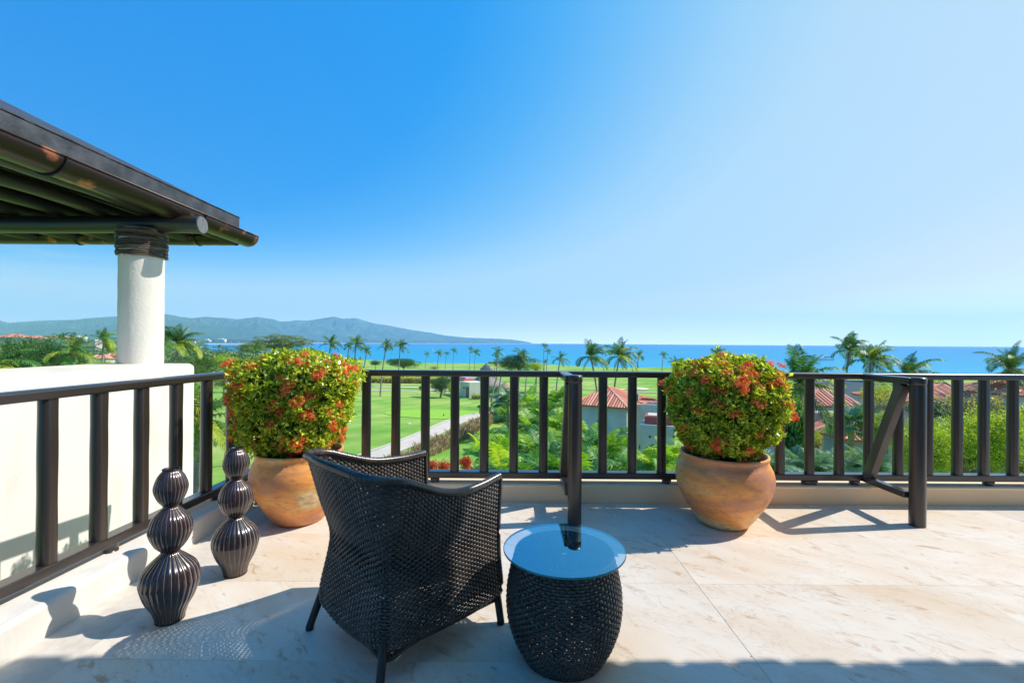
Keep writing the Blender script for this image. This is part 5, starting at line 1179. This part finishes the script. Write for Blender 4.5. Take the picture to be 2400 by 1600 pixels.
# far woodland, one mass
def woodland():
    me, cc = crown('far', 0); rg = np.random.default_rng(9); base = np.empty(len(me.vertices) * 3, dtype=np.float32); me.vertices.foreach_get('co', base); base = base.reshape(-1, 4, 3); Q = []
    sub = base[rg.choice(len(base), 130, replace=False)]; sub = sub * 1.0
    n = 0
    while n < 520:
        r = rg.uniform(-1.15, -.42); y = math.exp(rg.uniform(math.log(150), math.log(2300)))
        x = r * y
        if y > coast(r) - 30: continue
        if r > -.55 and y < 240: continue
        s = rg.uniform(3.5, 6) * (1 + (y > 700) * .5); a = rg.uniform(0, 6.28); ca, sa = math.cos(a), math.sin(a)
        q = sub * np.array([s * 1.2, s * 1.2, s * .8]); q = np.stack([q[..., 0] * ca - q[..., 1] * sa, q[..., 0] * sa + q[..., 1] * ca, q[..., 2]], -1) + np.array([x, y, GZ(x, y) + s * .6]); Q.append(q); n += 1
    for k in range(1500):    # the wooded plain behind the far beach
        px = rg.uniform(380, 1215); v = rg.uniform(.03, .30); r = (px - 1200) / FPX; s0 = np.interp(px, cols, shore); y = s0 + (np.interp(px, cols, ridge) - s0) * v; s = rg.uniform(7, 15); q = sub[:26] * np.array([s * 2.4, s * 1.2, s * .9]) * 1.5 + np.array([r * y, y, -8 + s * .3]); Q.append(q)
    props(link('woodland', quad_mesh('woodland', np.concatenate(Q), M['wood_far'])), 'distant belt of woodland behind the bay and beach', 'woodland', kind='stuff')
woodland()
# ================================================================ houses
def tiled_face(mb, a, b_, c, d=None, pitch=.24, amp=.045, base=None):
    """corrugated barrel tiles on the roof face with eave a-b and ridge c(-d). columns run up the slope"""
    a, b_, c = Vector(a), Vector(b_), Vector(c); d = Vector(d) if d is not None else c
    ev = (b_ - a); L = ev.length; ex = ev.normalized(); n = ex.cross(((c + d) / 2 - (a + b_) / 2)).normalized()
    if n.z < 0: n = -n
    up_ = n.cross(ex).normalized()
    if up_.z < 0: up_ = -up_
    hh = (c - a).dot(up_); sd = (d - a).dot(ex) if d is not c else (c - a).dot(ex); sc_ = (c - a).dot(ex)   # c above a side, d above b side
    sl, sr = (c - a).dot(ex), (d - a).dot(ex)
    N_ = max(4, int(L / pitch))
    for i in range(N_):
        s0, s1 = L * i / N_, L * (i + 1) / N_; sm = (s0 + s1) / 2
        def top(s):
            if s < sl: return hh * s / max(sl, 1e-3)
            if s > sr: return hh * (L - s) / max(L - sr, 1e-3)
            return hh
        t_ = max(top(sm), .03); w = (s1 - s0) * .36; vs = []; courses = max(1, int(t_ / .8))
        ring = []
        for q, tt in enumerate((-.05, t_)):
            for k in range(5):
                th = math.pi * k / 4; vs.append(a + ex * (sm - w * math.cos(th)) + up_ * tt + n * (amp * math.sin(th) + .012))
        mb.add(vs, [(k, k + 1, 6 + k, 5 + k) for k in range(4)], 0, True)
        mb.add([a + ex * (sm + w) + up_ * -.03 + n * .006, a + ex * (s1 + (s1 - s0) * .14) + up_ * -.03 + n * .006, a + ex * (s1 + (s1 - s0) * .14) + up_ * max(top(s1) , .02) + n * .006, a + ex * (sm + w) + up_ * t_ + n * .006], [(0, 1, 2, 3)], 1)
def hip_house(label, corners, zeave, apex, zground, wall='housewall', inset=.35, ridge=None, wins=(), group='tile roofed villas below the terrace', pitch=.24, name='villa'):
    """corners: 4 eave corners (x,y) in order round; apex (x,y,z); ridge = second ridge end"""
    cx = sum(c[0] for c in corners) / 4; cy = sum(c[1] for c in corners) / 4
    t = empty(name, (cx, cy, zground), label, 'house', group); O_ = Vector((cx, cy, zground))
    E = [Vector((c[0], c[1], zeave)) - O_ for c in corners]; A = Vector(apex) - O_; B_ = (Vector(ridge) - O_) if ridge else A
    b = MB(); I = [e + (Vector((0, 0, e.z)) - e) * (inset / max((Vector((0, 0, e.z)) - e).length, .1)) for e in E]
    vs = [(i.x, i.y, -.6) for i in I] + [(i.x, i.y, i.z - .02) for i in I]
    b.add(vs, [(k, (k + 1) % 4, (k + 1) % 4 + 4, k + 4) for k in range(4)] + [(4, 5, 6, 7)]); b.obj('wall', M[wall], t)
    b = MB(); b.add([tuple(e + Vector((0, 0, -.10))) for e in E] + [tuple(e) for e in E] + [tuple(A), tuple(B_)], [(3, 2, 1, 0)] + [(k, (k + 1) % 4, (k + 1) % 4 + 4, k + 4) for k in range(4)] +
                    ([(4, 5, 8), (5, 6, 8), (6, 7, 8), (7, 4, 8)] if not ridge else [(4, 5, 9, 8), (5, 6, 9), (6, 7, 8, 9), (7, 4, 8)])); r_ = b.obj('roof', M['tilebase'], t)
    b = MB()
    if ridge:
        tiled_face(b, E[0], E[1], A, B_, pitch); tiled_face(b, E[1], E[2], B_, None, pitch); tiled_face(b, E[2], E[3], B_, A, pitch); tiled_face(b, E[3], E[0], A, None, pitch)
    else:
        for k in range(4): tiled_face(b, E[k], E[(k + 1) % 4], A, None, pitch)
    props(b.obj('roof_tiles', [M['rooftile'], M['tilebase']], r_), kind='stuff')
    b = MB()
    for k in range(4): b.tube([E[k], (A if (not ridge or k in (0, 3)) else B_)], .085, 7)
    if ridge: b.tube([A, B_], .085, 7)
    b.obj('ridge_tiles', M['rooftile'], r_)
    return t
def box_house(label, x, y, z0, z1, w, d, wall, rz=0, parapet=True, name='flat_roofed_house', group=None, wins=()):
    t = empty(name, (x, y, z0), label, 'house', group, rz); b = MB(); h = z1 - z0; b.box((0, 0, h / 2), (w, d, h)); b.obj('wall', M[wall], t)
    if parapet:
        b = MB(); p = .18
        for q in ((0, d / 2 - p / 2, w, p), (0, -d / 2 + p / 2, w, p), (w / 2 - p / 2, 0, p, d - 2 * p), (-w / 2 + p / 2, 0, p, d - 2 * p)): b.box((q[0], q[1], h + .16), (q[2], q[3], .32))
        b.obj('parapet', M[wall], t)
    for k, (wx, wz, ww, wh) in enumerate(wins):
        b = MB(); b.box((wx, -d / 2 - .015, wz), (ww, .05, wh)); f = b.obj('window', M['white'], t); b = MB(); b.box((wx, -d / 2 - .045, wz), (ww * .84, .02, wh * .86)); b.obj('pane', M['glassdark'], f)
    return t
def cxy(px, Y): return (X(px, Y), Y)
# villa in the centre right
hip_house('villa with pyramid red tile roof and pale wall right of the middle post', [cxy(1343, 37.2), cxy(1473, 35), cxy(1540, 39.8), cxy(1425, 42.4)], -3.62, (P(1424, 905, 38.8).x, 38.8, P(1424, 905, 38.8).z), -8.6, pitch=.22)
b = MB(); vd = Vector((X(1473, 35) - X(1343, 37.2), 35 - 37.2, 0)); vl = vd.length; vd.normalize(); vn = Vector((vd.y, -vd.x, 0))
vil = [o for o in COL.objects if o.get('label', '').startswith('villa with pyramid red tile roof and pale')][0]
for q, (ss, zz_) in enumerate(((.48, -5.1), (.80, -7.2))):
    wp = Vector((X(1343, 37.2), 37.2, 0)) + vd * vl * ss - vil.location; wp.z = zz_ - vil.location.z
    mid_ = (Vector((0, 0, 0)) - wp); off_ = vn if vn.y < 0 else -vn; wp = wp - off_ * .30
    b = MB(); b.box(tuple(wp), (.42, .10, .8), 0, Matrix.Rotation(math.atan2(vd.y, vd.x), 3, 'Z')); f_ = b.obj('window', M['white'], vil)
    b = MB(); b.box(tuple(wp + off_ * .04), (.34, .06, .7), 0, Matrix.Rotation(math.atan2(vd.y, vd.x), 3, 'Z')); b.obj('pane', M['glassdark'], f_)
b1 = box_house('lower flat roofed block of the villa with red parapet, left of the right shrub', X(1508, 37.5) , 37.4, -8.6, P(1500, 958, 36).z, 2.7, 2.2, 'housewall', rad(-24))
b = MB()
for k in range(5): b.box((-.9 + k * .12, .2, 5.4 + .1), (.05, .5, .62))
b.obj('vent_grille', M['greywall'], b1)
for k in range(4):
    b = MB(); b.box((.1 + k * .18, .1 - .1 * k, 5.35 + .1 * (k % 2)), (.9, .12, .10), 0, Matrix.Rotation(.5 - .3 * k, 3, 'Z')); b.obj('roof_duct', M['redtrim'], b1)
b2 = box_house('white low wing with red rim beside the right shrub', X(1548, 30), 30.4, -8.6, P(1545, 997, 29.5).z, 2.1, 1.8, 'housewall', rad(-20), parapet=False)
h2 = P(1545, 997, 29.5).z + 8.6
b = MB(); b.box((.15, .15, h2 + .25), (1.9, 1.5, .5)); b.obj('red_parapet', M['redtrim'], b2); b = MB(); b.box((.15, .15, h2 + .53), (1.6, 1.2, .06)); b.obj('roof_slab', M['concrete'], b2)
b = MB(); b.lathe([(.0, 0), (.07, .0), (.07, .05), (.0, .06)], 14); b.obj('vent', M['glassdark'], b2, loc=(-.45, -.905, h2 - .75), rot=(rad(90), 0, 0))
# right hand houses
def pyr(label, pl, pr, pyE, pxA, pyA, Y, D, pyback=None, wall='lavwall', g=-9.5, pitch=.24, name='villa'):
    zE = P((pl + pr) / 2, pyE, Y).z; A = P(pxA, pyA, Y + D / 2)
    return hip_house(label, [cxy(pl, Y), cxy(pr, Y), (X(pr, Y) , Y + D), (X(pl, Y), Y + D)], zE, tuple(A), g, wall, pitch=pitch, name=name)
pyr('villa with pyramid tile roof right of the braced post, in front of the sea', 2130, 2292, 942, 2216, 897, 30, 5.0, pitch=.26)
t_ = hip_house('villa with long sunlit tile roof at the right edge', [(X(2276, 47), 47), (X(2276, 47) + 7, 40), (X(2276, 47) + 22, 44), (X(2276, 47) + 14, 56)], P(2330, 919, 44).z, (X(2276, 47) + 8.4, 46.5, P(2400, 881, 47).z), -9.5, 'lavwall', ridge=(X(2276, 47) + 13.5, 48.5, P(2400, 881, 47).z), pitch=.30)
pyr('small tiled roof corner at the right edge below the long roof', 2372, 2560, 927, 2450, 880, 28, 5, g=-9.5)
box_house('lilac flat roofed block with terrace, under the top rail left of the braced post', X(2012, 43), 44, -9.5, P(2012, 903, 43).z, 3.6, 3, 'lavwall', rad(-10))
box_house('lilac set-back block with red roof strip beside the flat one', X(1965, 45), 47, -9.5, P(1970, 906, 45).z, 4, 3, 'lavwall', rad(-10))
b = MB()
pyr('villa roof partly hidden by the large near palm', 1860, 2022, 951, 1940, 903, 29, 5, g=-9.5, pitch=.25)
pyr('low tiled roof behind the diagonal brace', 1985, 2138, 1031, 2046, 968, 21, 3.6, g=-9.5, wall='greywall', pitch=.22)
box_house('blank grey garden wall block between the right shrub and fan palm', X(1935, 24), 24.5, -9.5, P(1935, 968, 24).z, 2.6, .8, 'greywall', 0, parapet=False)
# cream hut with red roofed rear, thatched shelters
Yh = 84
g0_ = GZ(X(1100, Yh), Yh)
hut = empty('service_hut', (X(1101, Yh), Yh, g0_), 'small cream flat roofed hut with brown door on the golf lawn', 'hut')
b = MB(); hc = 2.85; vs = [(0, 0), (2.15, 1.3), (.6, 4.2), (-2.6, 1.9)]; vs = [(-0.0, 0, 0), (2.35, .9, 0), (.9, 4.3, 0), (-2.0, 2.6, 0)]
b.add([(x, y, 0) for x, y, _ in vs] + [(x, y, hc) for x, y, _ in vs], [(0, 1, 5, 4), (1, 2, 6, 5), (2, 3, 7, 6), (3, 0, 4, 7), (4, 5, 6, 7)]); b.obj('wall', M['creamwall'], hut)
dw = (Vector((-2.0, 2.6, 0)) - Vector((0, 0, 0))).normalized(); nn_ = Vector((-dw.y, dw.x, 0)); nn_ = nn_ if nn_.y < 0 else -nn_; az = math.atan2(dw.y, dw.x)
for nm, s, w, z, h, mt in (('door', .62, .95, 1.0, 2.0, 'door'), ('window', 1.9, .28, 1.75, .3, 'glassdark'), ('window', 1.45, .2, 1.75, .22, 'glassdark')):
    b = MB(); c = dw * s + nn_ * .02; b.box((c.x, c.y, z), (w, .08, h), 0, Matrix.Rotation(az, 3, 'Z')); b.obj(nm, M[mt], hut)
b = MB(); b.box((-1.2, 4.6, hc + .12), (2.6, 2.2, .3), 0, Matrix.Rotation(az, 3, 'Z')); b.obj('red_roof', M['redtrim'], hut)
b = MB(); b.box((-1.4, 6.2, hc + .3), (3.4, 2.0, .6), 0, Matrix.Rotation(az, 3, 'Z')); b.obj('rear_wall', M['lavwall'], hut)
def palapa(label, px, Y, tiers, mat, posts=6, hpost=2.0):
    x = X(px, Y); g = GZ(x, Y); t = empty('thatched_shelter', (x, Y, g), label, 'thatched shelter', 'thatched shelters by the cream hut')
    for r0, z0, r1, z1 in tiers:
        b = MB(); n = 40; rg = random.Random(int(r0 * 10)); j = [rg.uniform(.94, 1.06) for _ in range(n)]
        rf = lambda th, z: j[int(th / 2 / math.pi * n + .5) % n] if z <= z0 + .35 else 1
        b.lathe([(r0 * .93, z0 - .12), (r0, z0), (r0 * .8 + r1 * .2, z0 + (z1 - z0) * .26), (r0 * .45 + r1 * .55, z0 + (z1 - z0) * .62), (r1, z1)], n, rfun=rf); b.obj('thatch', M[mat], t)
    for k in range(posts):
        a = k * 6.28 / posts; b = MB(); r = tiers[0][0] * .78; b.tube([(r * math.cos(a), r * math.sin(a), 0), (r * math.cos(a), r * math.sin(a), hpost + .3)], .08, 7); b.obj('post', M['stem'], t)
    return t
def zz(py, px, Y, x): return P(px, py, Y).z - GZ(x, Y)
Yp = 93; xp = X(1140, Yp)
palapa('large grey thatched shelter with a small raised cap, behind the hut', 1141, Yp, [(3.8, zz(904, 1140, Yp, xp), .5, zz(872, 1140, Yp, xp)), (1.35, zz(866, 1136, Yp, xp), .04, zz(851, 1136, Yp, xp))], 'thatch', 8, 2.0)
Yq = 88; xq = X(1188, Yq)
palapa('small straw coloured thatched shelter right of the grey one', 1187, Yq, [(1.5, zz(909, 1187, Yq, xq), .3, zz(895, 1187, Yq, xq))], 'thatch2', 4, 1.2)
for k, (px, lab) in enumerate([(1157, 'blue sun lounger under the grey thatched shelter'), (1176, 'blue sun lounger beside the straw thatched shelter')]):
    Y_ = 86.5; x = X(px, Y_); t = empty('sun_lounger', (x, Y_, GZ(x, Y_)), lab, 'sun lounger', 'blue sun loungers by the thatched shelters'); b = MB(); b.box((0, 0, .38), (1.7, .6, .12)); b.obj('cushion', M['blue'], t)
    b = MB(); b.box((.95, 0, .62), (.5, .6, .1), 0, Matrix.Rotation(-.9, 3, 'Y')); b.obj('backrest', M['blue'], t); b = MB()
    for sx in (-.7, .7): b.box((sx, 0, .16), (.06, .5, .31))
    b.obj('frame', M['white'], t)
# small things on the lawn
def small(name, label, cat, px, py, Y): 
    p = P(px, py, Y); return empty(name, (p.x, Y, GZ(p.x, Y)), label, cat)
t = small('garden_lamp', 'small dark bollard lamp at the end of the dry reeds', 'garden lamp', 1151, 958, 62.5); b = MB(); b.lathe([(.0, 0), (.07, 0), (.06, .45), (.11, .47), (.13, .60), (.09, .66), (.06, .68), (.05, .74), (.0, .76)], 14); b.obj('post', M['black'], t)
t = small('tee_marker', 'tiny black marker standing on the bright putting green', 'marker', 1040, 973, 61); b = MB(); b.lathe([(.0, 0), (.05, 0), (.05, .16), (.09, .18), (.08, .27), (.0, .3)], 12); b.obj('body', M['black'], t)
t = small('sprinkler_cover', 'small pale disc lying on the fairway lawn', 'cover', 958, 997, 54); b = MB(); b.lathe([(.0, .07), (.22, .07), (.26, .05), (.27, .02), (.27, .0)], 20); b.obj('lid', M['concrete'], t)
# left: roofs of the village behind the trees
for lab, px, py, Y, w, h in [('orange roofed house glimpsed at the far left over the trees', 18, 790, 260, 60, 8), ('orange roof peeping between tree tops left of the young palm', 125, 794, 230, 60, 7), ('low orange roof strip left of the column', 70, 792, 240, 50, 6), ('villa roof with purple shade behind the yellow palm', 262, 834, 120, 56, 8), ('pale villa wall and roof left of the column above the hedge', 222, 840, 110, 56, 8)]:
    c = P(px, py, Y); w_ = w / FPX * Y; h_ = h / FPX * Y
    hip_house(lab, [(c.x - w_ / 2, Y), (c.x + w_ / 2, Y), (c.x + w_ / 2, Y + w_ * .5), (c.x - w_ / 2, Y + w_ * .5)], c.z, (c.x - w_ * .2, Y + w_ * .25, c.z + h_), GZ(c.x, Y), 'housewall', ridge=(c.x + w_ * .2, Y + w_ * .25, c.z + h_), group='orange roofed houses beyond the trees on the left', pitch=1.2)
# far town
FG = 'white hotels and houses of the far town'
def tower(label, px, pyb, pyt, w_px, Y, floors, bays, wall='white', depth=18):
    c = P(px, pyb, Y); top = P(px, pyt, Y).z; w_ = w_px / FPX * Y; h_ = top - c.z; t = empty('hotel', (c.x, Y, c.z - 6), label, 'hotel', FG); b = MB(); b.box((0, depth / 2, (h_ + 6) / 2), (w_, depth, h_ + 6)); b.obj('wall', M[wall], t)
    bw, bh = w_ / bays, h_ / floors; b = MB(); b.box((0, 0, 0), (bw * .6, .5, bh * .5)); me = b.mesh('window', M['glassdark'])
    for f in range(floors):
        for k in range(bays): link('window', me, t, (-w_ / 2 + bw * (k + .5), -.1, 6 + bh * (f + .5)))
    b = MB(); b.box((w_ * .2, depth * .5, h_ + 6 + bh * .3), (w_ * .3, depth * .5, bh * .6)); b.obj('roof_block', M[wall], t)
tower('long white hotel block behind the inlet, flat roofed and tallest right of the column', 508, 810, 794.5, 36, 2350, 5, 9)
tower('stepped white hotel with lower wings left of the flat roofed block', 477, 810, 796, 26, 2300, 4, 6)
tower('low white hotel wing at the left end of the hotel group', 459, 809, 800, 12, 2280, 3, 3)
tower('white house alone on the wooded slope right of the hotels', 563, 797.5, 793.5, 15, 4200, 2, 4)
tower('dark blue and white apartment block above the trees left of the column', 168, 797, 787, 12, 700, 4, 3, 'white', 10)
tower('white apartment block with grey bays right of the blue one', 184, 797, 789, 13, 690, 4, 3, 'white', 10)
tower('pink low building beneath the apartment blocks', 205, 806, 798, 36, 420, 2, 6, 'lavwall', 8)
tower('white low buildings directly right of the column over the palms', 404, 800, 796, 22, 1500, 2, 5)
rg_ = random.Random(4)
place_ = ['at the far left, beside the column', 'just right of the column', 'behind the windswept palm', 'left of the hotels', 'under the hotel group', 'before the pale hotel wing', 'right of the flat hotel', 'below the lone hillside house',
 'right of the umbrella tree', 'above the left end of the open bay', 'behind the windblown palm', 'between two windblown palms', 'left of the tall trunked palm', 'next to the tall trunked palm', 'behind the tall trunked palm', 'between the two tall palms', 'left of the split crowned palm', 'right of the split crowned palm', 'left of the first sailing boat', 'above the first sailing boat', 'above the straight slim palm', 'above the fuller far palm', 'above the ragged V-crowned palm', 'at the tip of the headland', 'last on the headland', 'short of the headland tip']
for i in range(26):
    px = [392, 402, 425, 440, 455, 470, 540, 556, 745, 770, 800, 850, 868, 880, 892, 905, 930, 945, 990, 1004, 1070, 1120, 1165, 1190, 1205, 1150][i]; s0 = float(np.interp(px, cols, shore)); Y = s0 + 60 + rg_.random() * 260
    r = X(px, Y); w_ = rg_.uniform(10, 26); h_ = rg_.uniform(5, 9); t = empty('beach_house', (r, Y, -13), 'small pale building on the far beach ' + place_[i], 'building', 'pale buildings along the far beach')
    b = MB(); b.box((0, 0, (h_ + 3) / 2), (w_, 10, h_ + 3)); b.obj('wall', M['white' if i % 3 else 'creamwall'], t); b = MB(); b.box((0, 0, h_ + 3.5), (w_ * 1.08, 11, .9)); b.obj('roof', M['white' if i % 4 else 'rooftile'], t)
# breakwater of dark rocks
b = MB(); rg_ = random.Random(8)
for i in range(150):
    q = i / 150; p = P(500 + 95 * q, 818, 1130); s = rg_.uniform(1.2, 2.8); b.box((p.x + rg_.uniform(-2, 2), 1130 + rg_.uniform(-3, 3), SEA + .9 + rg_.random()), (s * 1.3, s, s * .9), 0, Matrix.Rotation(rg_.random() * 3, 3, 'Z') @ Matrix.Rotation(rg_.random(), 3, 'X'))
o = b.obj('breakwater', M['rock']); props(o, 'long breakwater of dark rocks crossing the inlet', 'breakwater', kind='stuff')
# ================================================================ boats
def yacht():
    p = P(1923, 843, 510); L = 19.0; t = empty('motor_yacht', (p.x, 505, SEA), 'white motor yacht anchored on the bay right of the right shrub', 'yacht'); b = MB()
    st = []
    for i in range(13):
        q = i / 12; x = -L / 2 + L * q; bw = 2.3 * (math.sin(math.pi * min(q * .62 + .08, .5)) ** .7) if q < .62 + .3 else 2.3; bw = 2.3 * min(1, (q * 1.9) ** .6) + .02; z = 2.6 - 1.0 * q + .25 * (q - .5) ** 2
        st.append([(x, -bw * .75, -.3), (x - .8 * (1 - q) ** 2, -bw, z), (x - .8 * (1 - q) ** 2, bw, z), (x, bw * .75, -.3)])
    vs = [v for s in st for v in s]; fs = []
    for i in range(12): 
        for k in range(4): fs.append((i * 4 + k, i * 4 + (k + 1) % 4, (i + 1) * 4 + (k + 1) % 4, (i + 1) * 4 + k))
    fs += [(0, 1, 2, 3), (51, 50, 49, 48)]; b.add(vs, fs); b.obj('hull', M['gel'], t)
    b = MB(); b.add([(x, y, z) for x, y, z in [(-3.5, -1.7, 1.8), (7.5, -1.7, 1.5), (7.5, 1.7, 1.5), (-3.5, 1.7, 1.8), (-.6, -1.5, 3.5), (6.4, -1.5, 3.4), (6.4, 1.5, 3.4), (-.6, 1.5, 3.5)]], [(0, 1, 5, 4), (1, 2, 6, 5), (2, 3, 7, 6), (3, 0, 4, 7), (4, 5, 6, 7)]); cb = b.obj('cabin', M['gel'], t)
    b = MB(); b.box((2.6, 0, 2.75), (6.2, 3.42, .55)); b.obj('window', M['glassdark'], cb)
    b = MB(); b.add([(x, y, z) for x, y, z in [(.8, -1.3, 3.5), (5.4, -1.3, 3.4), (5.4, 1.3, 3.4), (.8, 1.3, 3.5), (1.9, -1.2, 4.3), (4.6, -1.2, 4.3), (4.6, 1.2, 4.3), (1.9, 1.2, 4.3)]], [(0, 1, 5, 4), (1, 2, 6, 5), (2, 3, 7, 6), (3, 0, 4, 7), (4, 5, 6, 7)]); b.obj('flybridge', M['gel'], t)
    b = MB(); b.tube([(3.0, 0, 4.3), (3.6, 0, 6.2)], .12, 6); b.tube([(2.6, 0, 5.2), (4.2, 0, 5.2)], .1, 6); b.obj('mast', M['gel'], t)
    b = MB(); b.box((0, 0, -.02), (L * .86, 4.2, .3)); b.obj('waterline', M['blue'], t); t.scale = (1.12, 1.12, 1.25)
yacht()
def sailboat(label, px, pyb, hpx, group='sailing boats at anchor in the bay', rz=0, sail=False):
    Y = (EYE - SEA) * FPX / (pyb - (802.5 + (px - 1200) * .007)); p = P(px, pyb, Y); s = hpx / FPX * Y / 13.0; t = empty('sailing_boat', (p.x, Y, SEA), label, 'sailing boat', group, rz); b = MB(); st = []
    for i in range(9):
        q = i / 8; x = (-5 + 10 * q) * s; bw = 1.5 * s * math.sin(math.pi * (q * .8 + .1)) ** .6; st.append([(x, -bw * .5, -.3), (x, -bw, 1.0 * s + .25 * s * (1 - q)), (x, bw, 1.0 * s + .25 * s * (1 - q)), (x, bw * .5, -.3)])
    vs = [v for q in st for v in q]; fs = [(i * 4 + k, i * 4 + (k + 1) % 4, (i + 1) * 4 + (k + 1) % 4, (i + 1) * 4 + k) for i in range(8) for k in range(4)] + [(0, 1, 2, 3), (35, 34, 33, 32)]
    b.add(vs, fs); b.obj('hull', M['gel'], t); b = MB(); b.box((.3 * s, 0, 1.5 * s), (3.6 * s, 1.6 * s, .7 * s)); b.obj('cabin', M['gel'], t)
    b = MB(); b.tube([(-.6 * s, 0, 1), (-.6 * s, 0, 13 * s)], [.18 * s, .1 * s], 6); b.obj('mast', M['gel'], t); b = MB(); b.tube([(-.6 * s, 0, 2.4 * s), (4 * s, 0, 2.3 * s)], .26 * s, 6); b.obj('boom', M['white'], t)
    if sail: b = MB(); b.add([(-.5 * s, 0, 2.8 * s), (3.8 * s, .2 * s, 2.8 * s), (-.5 * s, 0, 12 * s), (-.5 * s, .1 * s, 2.8 * s), (3.8 * s, .3 * s, 2.8 * s), (-.5 * s, .1 * s, 12 * s)], [(0, 1, 2), (5, 4, 3)]); b.obj('sail', M['white'], t)
sailboat('white sailing boat with bare mast above the leftmost far palms', 1014, 823, 14, rz=.3)
sailboat('sailing boat with bare mast left of the round central tree', 1179, 831, 15, rz=-.4)
sailboat('small far sailing boat with a pale sail behind the palms right of the middle post', 1416, 824, 12, rz=.1, sail=True)
def launch(label, px, pyb, w_px):
    Y = (EYE - SEA) * FPX / (pyb - (802.5 + (px - 1200) * .007)); p = P(px, pyb, Y); L = w_px / FPX * Y; t = empty('motor_launch', (p.x, Y, SEA), label, 'boat', 'small motor boats in the bay'); b = MB()
    b.add([(-L / 2, 0, 1), (-L * .3, -L * .13, .9), (L / 2, -L * .13, .7), (L / 2, L * .13, .7), (-L * .3, L * .13, .9), (-L * .4, 0, -.2), (L / 2, -L * .1, -.2), (L / 2, L * .1, -.2)], [(0, 1, 2, 3, 4), (0, 5, 6, 2, 1), (0, 4, 3, 7, 5), (2, 6, 7, 3), (5, 7, 6)]); b.obj('hull', M['gel'], t); b = MB(); b.box((L * .05, 0, 1.5), (L * .28, L * .18, 1.3)); b.obj('cabin', M['gel'], t)
launch('small dark motor boat right of the tall slim pair of palms', 1299, 837, 15); launch('small white motor boat below the first sailing boat', 1021, 828, 11)
